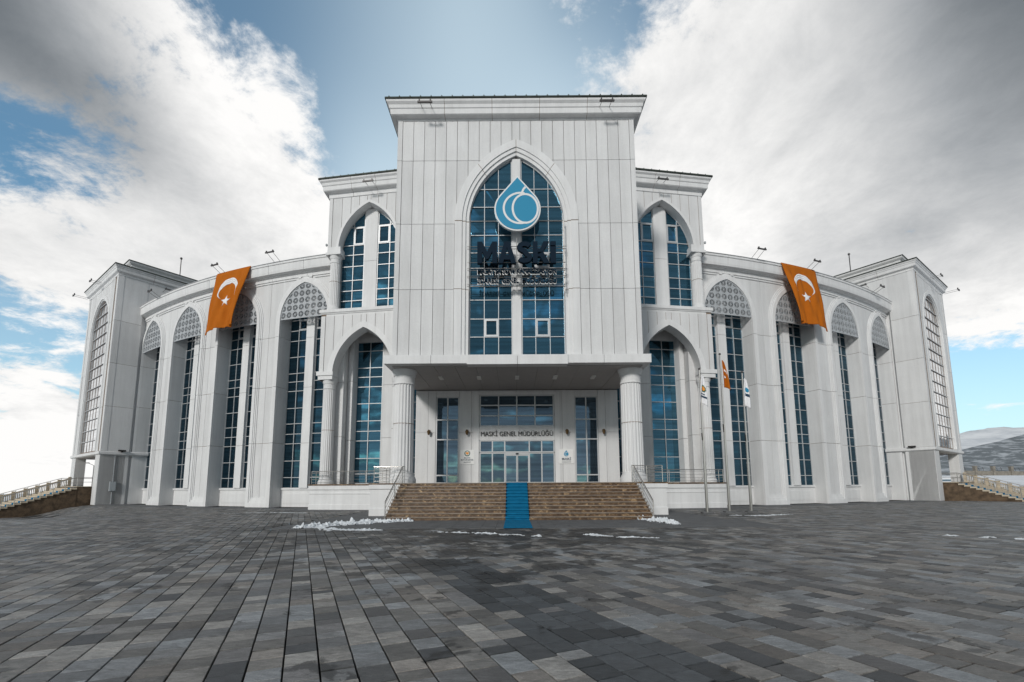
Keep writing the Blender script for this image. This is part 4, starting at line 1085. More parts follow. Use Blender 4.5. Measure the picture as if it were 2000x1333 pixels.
def drop_logo(M, cx, cz, k, parent, dz=1.0, thick=.22):
    """blue drop with white outline and the fruit drawn in white line"""
    o1 = drop_outline(cx, cz, 1.40 * k, 2.18 * k); o2 = drop_outline(cx, cz, 1.31 * k, 2.05 * k)
    G().poly(M, o1, .02 * dz, thick).build('drop_body', LOGO_WHITE, parent); G().poly(M, o2, 0, .025 * dz).build('drop_face', LOGO_BLUE, parent)
    g = G(); t0, t1 = -.010 * dz, .004 * dz; w = .125 * k
    def ell(ex, ez, rx_, rz_, a0=0, a1=360, rot=0, n=36):
        out = []
        for i in range(n + 1):
            a = R(a0 + (a1 - a0) * i / n); x, z = rx_ * math.cos(a), rz_ * math.sin(a); c, s_ = math.cos(R(rot)), math.sin(R(rot))
            out.append((cx + (ex + x * c - z * s_) * k, cz + (ez + x * s_ + z * c) * k))
        return out
    ring_curve(ell(.47, .02, .76, .93, 0, 360, 3)[:-1], w, M, g, t0, t1, closed=True)
    ring_curve(ell(.17, .05, 1.0, .98, 75, 288, 0), w, M, g, t0 + .001, t1 - .001)
    ring_curve([(cx + x * k, cz + z * k) for x, z in bez((.28, .95), (.28, 1.15), (.38, 1.32), (.50, 1.42))], w, M, g, t0 + .003, t1 - .003)
    g.build('fruit_line', LOGO_WHITE, parent)
lg = thing('drop_emblem', 'large blue water drop emblem with white fruit outline hung high in the arched window', 'emblem')
Ml = flatM(25.95)
drop_logo(Ml, .06, 18.28, 1.0, lg, thick=.20)
for x in (-.7, .8): G().tube([(x, 26.1, 18.3), (x, 26.75, 18.3)], .035, 8).build('bracket', STEEL_D, lg)
settle(lg, (.06, 26.0, 16.9))
es = thing('entrance_lettering', 'black letters MASKİ GENEL MÜDÜRLÜĞÜ on the white band over the doors', 'sign')
text_obj('MASKİ GENEL MÜDÜRLÜĞÜ', 0.0, 33.66, 5.33, 5.3, .45, .05, BLACKL, es, 0.0, name='lettering'); settle(es, (0, 33.7, 5.3))
pq = thing('wall_plaque', 'white plaque with round green and orange emblem left of the doors', 'plaque', 'plaques beside the entrance doors')
N = flatM(33.7)
G().blk(N, -4.17, -3.12, 3.28, 4.31, -.05, 0).build('plate', PLATE, pq)
def disc(cx, cz, r, n=28): return [(cx + r * math.cos(2 * math.pi * i / n), cz + r * math.sin(2 * math.pi * i / n)) for i in range(n)]
G().poly(N, disc(-3.64, 4.06, .21), -.056, -.05).build('emblem', GREENE, pq); G().poly(N, disc(-3.64, 4.07, .15), -.060, -.056).build('emblem_ring', PLATE, pq)
G().poly(N, [(-3.64, 3.95), (-3.52, 4.06), (-3.54, 4.15), (-3.60, 4.17), (-3.64, 4.12), (-3.68, 4.17), (-3.74, 4.15), (-3.76, 4.06)], -.064, -.060).build('emblem_heart', ORE, pq)
text_obj('MALATYA', -3.64, 33.64, 3.69, .46, .09, .01, INK, pq, .006); text_obj('BÜYÜKŞEHİR', -3.64, 33.64, 3.51, .92, .16, .01, INK, pq, .014); text_obj('BELEDİYESİ', -3.64, 33.64, 3.38, .5, .10, .01, INK, pq, .006)
settle(pq, (-3.64, 33.7, 3.28))
pq = thing('wall_plaque', 'white plaque with blue water drop over MASKİ right of the doors', 'plaque', 'plaques beside the entrance doors')
G().blk(N, 3.06, 4.14, 3.28, 4.33, -.05, 0).build('plate', PLATE, pq)
drop_logo(flatM(33.64), 3.60, 3.98, .135, pq, dz=.3, thick=.012)
text_obj('MASKİ', 3.60, 33.64, 3.54, .66, .22, .01, INK, pq, .02); text_obj('MALATYA SU ve KANALİZASYON', 3.60, 33.64, 3.46, .66, .045, .01, INK, pq, .004); text_obj('İDARESİ GENEL MÜDÜRLÜĞÜ', 3.60, 33.64, 3.37, .66, .05, .01, INK, pq, .004)
settle(pq, (3.6, 33.7, 3.28))

# ------------------------------------------------------------------ wall lamps, cameras
for x, d in ((-6.45, 'outer left, beside the left window edge'), (-3.66, 'above the plaque left of the doors'), (3.66, 'above the plaque right of the doors'), (6.35, 'outer right, beside the right window edge')):
    t = thing('wall_lamp', 'small bronze lantern on the entrance wall, ' + d, 'lamp', 'bronze lanterns on the entrance wall')
    G().box(x - .05, x + .05, 33.62, 33.7, 5.55, 5.8).build('backplate', GOLD, t)
    G().tube([(x, 33.62, 5.72), (x, 33.5, 5.80), (x, 33.42, 5.76)], .018, 6).build('arm', GOLD, t)
    G().lathe(x, 33.42, [(.02, 5.80), (.12, 5.70), (.13, 5.68), (.08, 5.45), (.02, 5.40)], 8).build('lantern', GOLD, t)
    settle(t, (x, 33.7, 5.6))
for x, y, z, d in ((-9.75, 37.05, 4.9, 'left of the left canopy column'), (9.75, 37.05, 4.9, 'right of the right canopy column')):
    t = thing('security_camera', 'small dark camera on the back wall ' + d, 'camera', 'security cameras')
    G().box(x - .06, x + .06, y - .06, y, z, z + .16).build('bracket', GREYM, t); G().tube([(x, y - .08, z), (x, y - .42, z - .08)], .07, 8).build('housing', BLACKL, t)
    settle(t, (x, y, z))
for s, d in ((-1, 'left'), (1, 'right')):
    M = flankM(s); p = Vector(M(15.25, .3, 21.3)); t = thing('security_camera', f'small camera sticking out of the upper corner of the {d} pavilion', 'camera', 'security cameras')
    G().tube([p, p + Vector((s * .22, 0, 0))], .03, 6).build('bracket', GREYM, t); G().lathe(p.x + s * .24, p.y, [(.03, p.z + .16), (.09, p.z + .1), (.09, p.z), (.05, p.z - .06)], 8).build('housing', GREYM, t)
    settle(t, p)

# ------------------------------------------------------------------ floodlight bars
def flood(M, u, d, z, label, w=.75, dout=1.1, drop=0.0, du=1.0):
    t = thing('floodlight', label, 'floodlight', 'floodlight bars on arms along the cornices')
    for k in (-.3, .3): G().tube([M(u + k * du, d, z + drop), M(u + k * du, d - dout, z)], .018, 5).build('arm', STEEL_D, t)
    G().loft([[M(u + k * w / 2 * du, d - dout + a, z + b) for a, b in ((-.05, -.05), (.05, -.05), (.05, .05), (-.05, .05))] for k in (-1.2, 1.2)]).build('lamp_bar', STEEL_D, t)
    for k in (-.9, .9): G().blk(M, u + (k * w / 2 - .04) * du, u + (k * w / 2 + .04) * du, z + .05, z + .16, d - dout - .05, d - dout + .05).build('clamp', STEEL_D, t)
    p = M(u, d, z); settle(t, p)
for s, nm in ((-1, 'left'), (1, 'right')):
    for u, wh in ((.300, 'nearest the pavilion'), (.392, 'beside the orange banner'), (.545, 'by the tower')):
        flood(arcM(s), u, -.4, 21.75 if wh != 'by the tower' else 21.5, f'floodlight bar above the {nm} wing parapet, {wh}', du=1 / RR, dout=1.0, drop=-.5)
    flood(flankM(s), 11.6, -.3, 25.55, f'floodlight bar under the cornice of the {nm} pavilion', dout=.9, drop=.3)
    flood(lambda u, d, z: (s * u, 26.6 + d, z), 5.55, -.3, 24.95, f'floodlight bar under the centre block cornice, {nm} side', dout=.9, drop=.3)
    flood(towM(s), 5.6, -.3, 24.6, f'floodlight bar before the {nm} tower cornice', dout=.9)
    flood(towM(s), 11.4, -.2, 24.3, f'floodlight bar at the outer corner of the {nm} tower', dout=1.3)
    # bar on the tower's inner face
    T = towM(s); flood(lambda u, d, z: T(d, u, z), 4.2, 0, 23.6, f'floodlight bar on the inner face of the {nm} tower', dout=1.2)
    y = 58; x = s * 44.4; t = thing('lightning_rod', f'thin lightning rod on the roof beside the {nm} tower', 'lightning rod', 'lightning rods on the roof')
    G().tube([(x, y, 21), (x, y, 31.9)], .06, 6).build('rod', STEEL_D, t); G().lathe(x, y, [(.03, 31.8), (.14, 31.9), (.14, 32.05), (.03, 32.15)], 8).build('tip', STEEL_D, t); settle(t, (x, y, 21))
    t = thing('spotlight', f'small dark spotlight on the ledge of the {nm} tower inner face', 'spotlight', 'spotlights on the tower ledges')
    p = T(-.25, 1.7, 5.5); G().blk(lambda u, d, z: T(d, u, z), 1.35, 1.95, 5.43, 5.58, -.42, -.12).build('head', BLACKL, t); G().blk(lambda u, d, z: T(d, u, z), 1.6, 1.75, 5.36, 5.46, -.3, .02).build('bracket', BLACKL, t); settle(t, p)

# ------------------------------------------------------------------ banners
def crescent(cx, cz, r, n=28):
    R1, R2, off = r, r * .80, r * .30
    # opening faces down: inner circle shifted down
    out = []
    # intersection angle
    c = (R1 ** 2 - R2 ** 2 + off ** 2) / (2 * off); a1 = math.acos(c / R1); a2 = math.acos((c - off) / R2)
    for i in range(n + 1):
        a = -math.pi / 2 + a1 + (2 * math.pi - 2 * a1) * i / n; out.append((cx + R1 * math.cos(a), cz + R1 * math.sin(a)))
    inn = []
    for i in range(n + 1):
        a = -math.pi / 2 - a2 - (2 * math.pi - 2 * a2) * i / n; inn.append((cx + R2 * math.cos(a), cz - off + R2 * math.sin(a)))
    return out, inn[::-1]
def star_pts(cx, cz, r, rot=90): return [(cx + (r if i % 2 == 0 else r * .40) * math.cos(R(rot + 36 * i)), cz + (r if i % 2 == 0 else r * .40) * math.sin(R(rot + 36 * i))) for i in range(10)]
def banner(s, label):
    M = arcM(s); t = thing('banner', label, 'banner', 'orange banners hung over the wings')
    # u in angle: top and bottom edges; s handled by the mapping. u grows away from the centre
    ua, ub = .341, .402     # top edge
    la, lb = .3515, .411    # bottom edge
    ztop, zbot = 21.36, 15.45
    def surf(a, b):
        """a across 0..1, b down 0..1"""
        u = (ua + (ub - ua) * a) * (1 - b) + (la + (lb - la) * a) * b
        z = ztop - (ztop - zbot) * b + .38 * b * math.sin(a * math.pi) * .6 + (.25 * b * (1 - a) if True else 0)
        fold = (.13 * math.sin(a * 9 + b * 2.0) + .075 * math.sin(a * 23 - b * 5) + .03 * math.sin(a * 41 + b * 9) + .16 * math.sin(b * 3.1) * (1 - a)) * min(b * 2.5, 1)
        d = -.62 - .03 - .26 * b - fold - .18 * b * b + .04 * (1 - a) * 0
        if b < .03: d = -.60
        # rumpled folds at the inner edge
        d += -.34 * math.exp(-((a - .06) / .09) ** 2) * min(b * 2, 1) + .14 * math.exp(-((a - .20) / .05) ** 2) * min(b * 2, 1)
        return u, d, z
    na, nb = 44, 60
    v = [M(*surf(i / na, j / nb)) for j in range(nb + 1) for i in range(na + 1)]
    f = [(j * (na + 1) + i, j * (na + 1) + i + 1, (j + 1) * (na + 1) + i + 1, (j + 1) * (na + 1) + i) for j in range(nb) for i in range(na)]
    def cloth(name, v, f, mat, thick):
        me = bpy.data.meshes.new(name); me.from_pydata([tuple(p) for p in v], [], f); me.materials.append(mat); me.shade_smooth()
        bm = bmesh.new(); bm.from_mesh(me); bmesh.ops.recalc_face_normals(bm, faces=bm.faces); bmesh.ops.solidify(bm, geom=bm.faces[:], thickness=thick); bm.to_mesh(me); bm.free()
        return link(name, me, t)
    cloth('cloth', v, f, ORANGE, .012)
    # emblem follows the cloth: coordinates in the cloth plane, metres from the top left corner
    wid, hgt = .061 * RR, 5.9
    def put(x, z):   # x across (0..wid) z down
        u, d, zz = surf(x / wid, z / hgt); return M(u, d - .022, zz)
    def flat(name, rows):
        v = []; f = []
        for row in rows:
            b = len(v); v += [put(*p) for p in row[0]] + [put(*p) for p in row[1]]; n = len(row[0])
            f += [(b + i, b + i + 1, b + n + i + 1, b + n + i) for i in range(n - 1)]
        cloth(name, v, f, WHITE, .006)
    cx = wid * (.50); cz = 1.95
    o, inn = crescent(0, 0, 1.13)
    mirror = -s   # keep the tilt as photographed
    def tf(p, tilt=-.14 * 1):
        x, z = p; c, s_ = math.cos(tilt), math.sin(tilt); x, z = x * c - z * s_, x * s_ + z * c
        return cx + x * 1.0, cz - z
    rows = []
    for k in range(3): rows.append(([tf((a[0] + (b[0] - a[0]) * k / 3, a[1] + (b[1] - a[1]) * k / 3)) for a, b in zip(o, inn)], [tf((a[0] + (b[0] - a[0]) * (k + 1) / 3, a[1] + (b[1] - a[1]) * (k + 1) / 3)) for a, b in zip(o, inn)]))
    flat('crescent', rows)
    sp = star_pts(0, 0, .58); v = [put(cx + .02, cz + 1.22)]; cc = (cx + .02, cz + 1.22)
    v = [put(*cc)]; 
    for x, z in sp: v.append(put(cc[0] + x * .5, cc[1] - z * .5))
    for x, z in sp: v.append(put(cc[0] + x, cc[1] - z))
    f = [(0, 1 + i, 1 + (i + 1) % 10) for i in range(10)] + [(1 + i, 11 + i, 11 + (i + 1) % 10, 1 + (i + 1) % 10) for i in range(10)]
    cloth('star', v, f, WHITE, .006)
    settle(t, M((ua + ub) / 2, -.6, ztop))
banner(-1, 'orange banner with white crescent and star over the left wing parapet')
banner(1, 'orange banner with white crescent and star over the right wing parapet')

# ------------------------------------------------------------------ flagpoles and flags
for (x, y, h, lab, fl) in ((11.35, 28.1, 8.8, 'steel flagpole nearest the entrance steps', 'white flag with round green and orange emblem hanging limp, nearest the steps'), (13.1, 29.0, 10.0, 'tallest steel flagpole, middle of the three', 'orange flag with white crescent hanging limp on the middle pole'), (14.45, 29.0, 8.8, 'steel flagpole farthest from the entrance steps', 'white flag with blue print hanging limp on the outer pole')):
    t = thing('flagpole', lab, 'flagpole', 'flagpoles before the right wing')
    G().tube([(x, y, .04), (x, y, h * .34)], .085, 12, .078).build('lower_pole', STEEL, t); G().tube([(x, y, h * .34), (x, y, h * .34 + .12)], .088, 12).build('collar', STEEL, t)
    G().tube([(x, y, h * .34 + .12), (x, y, h)], .066, 12, .045).build('upper_pole', STEEL, t)
    G().lathe(x, y, [(.02, h), (.07, h + .04), (.07, h + .1), (.02, h + .15)], 10).build('finial', STEEL_D, t)
    G().box(x - .32, x + .32, y - .22, y + .22, 0, .08).build('base_plate', APRON, t)
    G().tube([(x - .1, y - .06, h * .55), (x - .085, y - .07, h * .5)], .03, 6).build('cleat', BLACKL, t)
    settle(t, (x, y, 0))
    mat = ORANGE if 'orange flag' in fl else WHITE
    z1 = h - .35; z0 = z1 - 1.95; sgn = 1 if mat is ORANGE else (1 if 'outer' not in fl else -.7)
    F = thing('flag', fl, 'flag', 'flags on the three poles')
    def fs(a, b, x=x, y=y, z1=z1, sgn=sgn):
        w = (.10 + .34 * b ** .8) * a
        if sgn != 1: w = w * 1.3 - .12 * b * 2
        if mat is WHITE and sgn == 1: w = w * 1.2 - .22 * b
        return (x + .06 + w * (1 if sgn > 0 else .9), y - .10 - .10 * math.sin(a * 7 + b * 2.5) * (.3 + b), z1 - 1.85 * b * (1 - .1 * a) - .30 * a * (1 if b > 0 else 1) * (.3 + b * .5) + .1 * math.sin(a * 5) * b)
    n1, n2 = 16, 22; v = [fs(i / n1, j / n2) for j in range(n2 + 1) for i in range(n1 + 1)]
    f = [(j * (n1 + 1) + i, j * (n1 + 1) + i + 1, (j + 1) * (n1 + 1) + i + 1, (j + 1) * (n1 + 1) + i) for j in range(n2) for i in range(n1)]
    def sheet(name, v, f, mt, th, par):
        me = bpy.data.meshes.new(name); me.from_pydata(v, [], f); me.materials.append(mt); me.shade_smooth()
        bm = bmesh.new(); bm.from_mesh(me); bmesh.ops.recalc_face_normals(bm, faces=bm.faces); bmesh.ops.solidify(bm, geom=bm.faces[:], thickness=th); bm.to_mesh(me); bm.free(); return link(name, me, par)
    sheet('cloth', v, f, mat, .01, F)
    def patch(name, a0, a1, b0, b1, mt, lift=.02, shape=None):
        k = 8; vv = []; ff = []
        for j in range(k + 1):
            for i in range(k + 1):
                p = fs(a0 + (a1 - a0) * i / k, b0 + (b1 - b0) * j / k); vv.append((p[0], p[1] - lift, p[2]))
        for j in range(k):
            for i in range(k):
                cx_, cz_ = (i + .5) / k * 2 - 1, (j + .5) / k * 2 - 1
                if shape and not shape(cx_, cz_): continue
                ff.append((j * (k + 1) + i, j * (k + 1) + i + 1, (j + 1) * (k + 1) + i + 1, (j + 1) * (k + 1) + i))
        sheet(name, vv, ff, mt, .004, F)
    circ = lambda a, b: a * a + b * b < 1.05
    if mat is ORANGE: patch('crescent', .25, .85, .30, .52, WHITE, shape=lambda a, b: circ(a, b) and (a - .0) ** 2 + (b - .5) ** 2 > .6); patch('star', .3, .6, .56, .64, WHITE, shape=circ)
    elif 'nearest' in fl:
        patch('emblem', .15, .9, .32, .56, GREENE, shape=circ); patch('emblem_heart', .3, .78, .37, .52, ORE, .03, shape=circ); patch('print', .1, .7, .62, .66, INK); patch('print', .1, .9, .70, .77, INK)
    else: patch('print', .4, .95, .30, .46, LOGO_BLUE, shape=circ); patch('print', .45, .95, .52, .62, INK)
    settle(F, (x, y, z1))

# ------------------------------------------------------------------ side stairs at the towers
def side_stairs(s, steps, nm):
    M = towM(s); t = thing('side_stairs', f'beige stone steps with small blue mats descending before the {nm} tower', 'stairs', 'side stairs at the towers')
    L0 = 1.1; run, rise = .42, 1.86 / 12; u0, u1 = 1.9, 9.2
    D = lambda u, L, z: M(u, -L, z)
    G().loft([[D(u, -0.5, -1.3), D(u, L0, -1.3), D(u, L0, 1.80), D(u, -.5, 1.80)] for u in (u0 + .05, u1)]).build('landing', BROWN, t)
    G().loft([[D(u, -0.6, 1.80), D(u, L0 + .03, 1.80), D(u, L0 + .03, 1.86), D(u, -.6, 1.86)] for u in (u0, u1)]).build('landing_slab', BEIGE, t)
    for k in range(steps):
        a = L0 + run * k; z = 1.86 - rise * (k + 1)
        G().loft([[D(u, a, z - rise), D(u, a + run + .04, z - rise), D(u, a + run + .04, z), D(u, a, z)] for u in (u0 - .05, u1)]).build('step', BEIGE, t)
        G().loft([[D(u, a + .03, z + .004), D(u, a + run - .05, z + .004), D(u, a + run - .05, z + .03), D(u, a + .03, z + .03)] for u in (u0 + .35, u0 + 1.25)]).build('mat', CARPET, t)
        G().loft([[D(u, a + run - .02, z - rise), D(u, a + run + .055, z - rise), D(u, a + run + .055, z + .028), D(u, a + run - .02, z + .028)] for u in (u0 + .35, u0 + 1.25)]).build('mat', CARPET, t)
        zb = -1.3 if s < 0 else -.3
        if z - rise > zb: G().loft([[D(u, a, zb), D(u, a + run, zb), D(u, a + run, z - rise), D(u, a, z - rise)] for u in (u0 + .02, u0 + .4)]).build('flank_wall', BROWN, t)
    settle(t, D(u0, 0, 0))
    Ln = L0 + run * steps; ze = 1.86 - rise * steps
    for u, wh in ((u0 + .1, 'near'), (u1 - .1, 'far')):
        pts = [D(u, -1.5, 1.86), D(u, L0, 1.86), D(u, Ln, ze)]
        posts = [D(u, -1.5, 1.86), D(u, -.2, 1.86)] + [D(u, L0 + run * k, 1.86 - rise * k) for k in range(0, steps + 1, 2)]
        rail(pts, posts, 'handrail', f'steel handrail on the {wh} side of the {nm} side stairs', 'steel handrails of the side stairs', h=.9, bars=1, lo=.45)
    # stepped balustrade beyond
    b = thing('balustrade', f'beige stone balustrade behind the {nm} side stairs', 'balustrade', 'stone balustrades')
    for k in range(-1, steps // 2 + 1):
        a = L0 + run * 2 * k; z = 1.86 - rise * 2 * k
        Mu = lambda u, L, z_: D(u, L, z_)
        G().loft([[D(u, a, z - 1.2), D(u, a + .25, z - 1.2), D(u, a + .25, z + .75), D(u, a, z + .75)] for u in (u1 + .1, u1 + .35)]).build('post', BEIGE, b)
        G().loft([[D(u, a + .25, z + .45 - (0 if i else 0)), D(u, a + .84, z + .25), D(u, a + .84, z + .36), D(u, a + .25, z + .58)] for i, u in enumerate((u1 + .12, u1 + .33))]).build('coping', BEIGE, b)
        G().loft([[D(u, a + .25, z - 1.2), D(u, a + .84, z - 1.2), D(u, a + .84, z - .35), D(u, a + .25, z - .12)] for u in (u1 + .14, u1 + .31)]).build('wall', BEIGE, b)
        for q in (.32, .46, .60, .74): G().loft([[D(u, a + q, z - .3), D(u, a + q + .06, z - .3), D(u, a + q + .06, z + .42 - q * .25), D(u, a + q, z + .42 - q * .25)] for u in (u1 + .19, u1 + .26)]).build('baluster', BEIGE, b)
    settle(b, D(u1 + .2, L0, 0))
side_stairs(-1, 20, 'left'); side_stairs(1, 12, 'right')

# ------------------------------------------------------------------ plants
def leafy(name, label, cat, x, y, z, w, h, mat, n, seed, group=None, leaf=.12, trunk=True):
    r = random.Random(seed); t = thing(name, label, cat, group)
    g = G()
    cl = [(r.gauss(0, w * .28), r.gauss(0, w * .28), h * r.uniform(.25, .9)) for _ in range(max(5, n // 60))]
    for i in range(n):
        c = r.choice(cl); p = Vector((x + c[0] + r.gauss(0, w * .13), y + c[1] + r.gauss(0, w * .13), z + max(.02, c[2] + r.gauss(0, h * .12))))
        a = Vector((r.uniform(-1, 1), r.uniform(-1, 1), r.uniform(-1, 1))).normalized(); b_ = a.orthogonal().normalized(); l = leaf * r.uniform(.5, 1.2)
        b = len(g.v); g.v += [tuple(p - a * l * .5), tuple(p + b_ * l * .3), tuple(p + a * l * .5), tuple(p - b_ * l * .3)]; g.f.append((b, b + 1, b + 2, b + 3))
    me = bpy.data.meshes.new('foliage'); me.from_pydata(g.v, [], g.f); me.materials.append(mat); link('foliage', me, t)
    s = G()
    for c in cl[:6]: s.tube([(x, y, z), (x + c[0] * .5, y + c[1] * .5, z + c[2] * .5), (x + c[0], y + c[1], z + c[2])], h * .02, 5, h * .006)
    s.build('stem', BROWN, t); settle(t, (x, y, z))
Mr = towM(1)
for i in range(9):
    p = Mr(10.3 + (i % 2) * .7, -1.0 - i * .62, 0); zt = 1.86 - i * .22
    leafy('shrub', f'low yellow brown shrub {["highest beside the landing", "second down", "third down", "fourth down", "midway", "below the middle", "third from the foot", "second from the foot", "lowest at the foot"][i]} beyond the right side stairs', 'shrub', p[0], p[1], zt - .95, 1.25, 1.15, SHRUB, 420, 20 + i, 'yellow shrubs beyond the right side stairs')
p = towM(-1)(6.5, 16, 0); leafy('conifer', 'small dark evergreen seen through the left tower passage', 'tree', p[0], p[1], 1.6, 1.8, 2.2, SHRUBG, 700, 5)
p = towM(1)(7.0, 15.5, 0); leafy('bush', 'small dark bush seen through the right tower passage', 'bush', p[0], p[1], 1.4, 1.6, 1.2, SHRUBG, 500, 6)

# ------------------------------------------------------------------ small things by the left tower and beyond
T = towM(-1); Ti = lambda u, d, z: T(d, u, z)
t = thing('electrical_box', 'grey electrical box with conduit on the inner face of the left tower', 'electrical box')
G().blk(Ti, .95, 1.45, 1.35, 2.3, -.22, -.0).build('cabinet', GREYM, t); G().blk(Ti, .99, 1.41, 1.39, 2.26, -.24, -.215).build('door', GREYM, t)
G().tube([T(-.05, 1.2, 2.3), T(-.05, 1.2, 5.2)], .035, 8).build('conduit', GREYM, t); G().tube([T(-.05, 1.2, 0), T(-.05, 1.2, 1.35)], .035, 8).build('conduit', GREYM, t)
settle(t, T(0, 1.2, 1.3))
r = ray(169, 905); k = 95 / r.y; lp = Vector((CXP, 0, CZ)) + r * k
t = thing('street_lamp', 'distant street lamp head seen through the left tower passage', 'street lamp')
G().tube([(lp.x + 1.6, 95, -1), (lp.x + 1.6, 95, lp.z - .5), (lp.x + .4, 95, lp.z)], .09, 8, .05).build('pole', STEEL_D, t); G().box(lp.x - .7, lp.x + .5, 94.85, 95.15, lp.z - .05, lp.z + .12).build('lamp_head', STEEL_D, t); settle(t, (lp.x + 1.6, 95, -1))
# lorry glimpsed through the right passage
r = ray(1846, 925); k = 92 / r.y; q = Vector((CXP, 0, CZ)) + r * k
t = thing('lorry', 'white lorry cab glimpsed through the right tower passage', 'lorry'); bx, by = q.x, 92; zg = -.6
g = G(); g.loft([[(bx + x, by + y_, zg + z) for x, z in ((-1.25, .9), (1.25, .9), (1.25, 2.6), (1.05, 3.5), (-1.05, 3.5), (-1.25, 2.6))] for y_ in (0, 2.2)]); g.build('cab', TRUCKW, t)
G().box(bx - 1.0, bx + 1.0, by - .03, by + .0, zg + 2.1, zg + 3.1).build('windscreen', GLASS, t); G().box(bx - 1.2, bx + 1.2, by - .12, by + .02, zg + .6, zg + .95).build('bumper', RUBBER, t); G().box(bx - .9, bx + .9, by - .04, by + .0, zg + 1.15, zg + 1.7).build('grille', RUBBER, t)
G().box(bx - 1.25, bx + 1.25, by + 2.5, by + 9, zg + 1.1, zg + 3.7).build('body', TRUCKW, t)
for x in (-1.05, 1.05):
    G().tube([(bx + x - .14, by + 1, zg + .5), (bx + x + .14, by + 1, zg + .5)], .5, 14).build('wheel', RUBBER, t); G().box(bx + x - .12, bx + x + .12, by - .05, by, zg + 1.1, zg + 1.35).build('headlight', LAMPW, t)
settle(t, (bx, by, zg))
# boundary wall with posts
fn = thing('boundary_wall', 'low grey block wall with railings and brown posts on the snowy slope', 'wall')
def onr(px, py, y):
    r = ray(px, py); return Vector((CXP, 0, CZ)) + r * (y / r.y)
YF = 112
for i in range(9):
    xa = onr(1870, 915, YF).x + i * 4.35; z0 = 3.80 - i * .07; z1 = z0 - .07
    a = Vector((xa, YF, z0)); xb = xa + 4.35
    G().loft([[(x, YF, zz - .9), (x, YF + .35, zz - .9), (x, YF + .35, zz + .98), (x, YF, zz + .98)] for x, zz in ((xa, z0), (xb, z1))]).build('wall_bay', plain('blockwork', (.22, .20, .17), .9, var=.25, vscale=1.5) if i == 0 else MATS['blockwork'], fn)
    G().box(xa - .28, xa + .28, YF - .15, YF + .5, z0 - .9, z0 + 2.0).build('post', MATS['blockwork'], fn)
    G().box(xa - .36, xa + .36, YF - .22, YF + .57, z0 + 2.0, z0 + 2.15).build('post_cap', MATS['blockwork'], fn)
    for k in (.55, .95, 2.0): G().tube([(xa + k, YF + .1, z0 + .9), (xa + k - .05, YF + .1, z0 + 1.5), (xa + k - .35, YF + .1, z0 + 1.85)], .05, 5).build('rail_bracket', STEEL_D, fn)
settle(fn, (onr(1870, 915, YF).x, YF, 0))

# ------------------------------------------------------------------ hills and slope
def hill(name, pts, y0, y1, mat, zb, seed, amp):
    """ridge line given as (x, z) at far edge y1; slopes down to y0"""
    r = random.Random(seed); nx, ny = 120, 26; v = []
    xs = [pts[0][0] + (pts[-1][0] - pts[0][0]) * i / nx for i in range(nx + 1)]
    for j in range(ny + 2):
        for x in xs:
            for (xa, za), (xb, zb_) in zip(pts, pts[1:]):
                if xa <= x <= xb + 1e-6: zr = za + (zb_ - za) * (x - xa) / (xb - xa); break
            t = min(j / ny, 1); y = y0 + (y1 - y0) * t
            if j == ny + 1: y = y1 + (y1 - y0) * .8; t = .2
            z = zb + (zr - zb) * (t * t * (3 - 2 * t) * .35 + t * .65) + amp * mnoise.fractal(Vector((x * .02, y * .02, seed)), 1, 2, 5) * (.3 + t)
            v.append((x, y, z))
    n = nx + 1; f = [(j * n + i, j * n + i + 1, (j + 1) * n + i + 1, (j + 1) * n + i) for j in range(ny + 1) for i in range(nx)]
    me = bpy.data.meshes.new(name); me.from_pydata(v, [], f); me.materials.append(mat); me.shade_smooth(); return link(name, me, kind='structure')
def hill_mat(name, a, b, sc, th, soft=.06):
    m, nt, bs = new_mat(name); L = nt.links.new; g = nt.nodes.new('ShaderNodeNewGeometry')
    mp = nt.nodes.new('ShaderNodeMapping'); mp.inputs['Scale'].default_value = (1, .45, 1.6); L(g.outputs['Position'], mp.inputs[0])
    n = nt.nodes.new('ShaderNodeTexNoise'); n.inputs['Scale'].default_value = sc; n.inputs['Detail'].default_value = 8; n.inputs['Roughness'].default_value = .65; L(mp.outputs[0], n.inputs['Vector'])
    r = nt.nodes.new('ShaderNodeValToRGB'); L(n.outputs[0], r.inputs[0]); e = r.color_ramp.elements; e[0].position = th - soft; e[0].color = (*a, 1); e[1].position = th + soft; e[1].color = (*b, 1)
    L(r.outputs[0], bs.inputs['Base Color']); bs.inputs['Roughness'].default_value = .9; return m
HM = hill_mat('dark_hill', (.15, .17, .185), (.42, .45, .48), .22, .54); HM2 = hill_mat('snow_hill', (.50, .53, .57), (.76, .78, .80), .02, .42, .12)
P = [onr(1700, 925, 330), onr(1850, 900, 330), onr(1885, 878, 330), onr(2000, 849, 330), onr(2150, 815, 330), onr(2500, 790, 330)]
hill('hill', [(p.x, p.z) for p in P], 150, 330, HM, -1.5, 4, .8)
P = [onr(1500, 900, 1500), onr(1820, 870, 1500), onr(1880, 845, 1500), onr(1930, 836, 1500), onr(2000, 842, 1500), onr(2100, 838, 1500), onr(2500, 850, 1500)]
hill('snowy_mountain', [(p.x, p.z) for p in P], 500, 1500, HM2, -4, 9, 7)

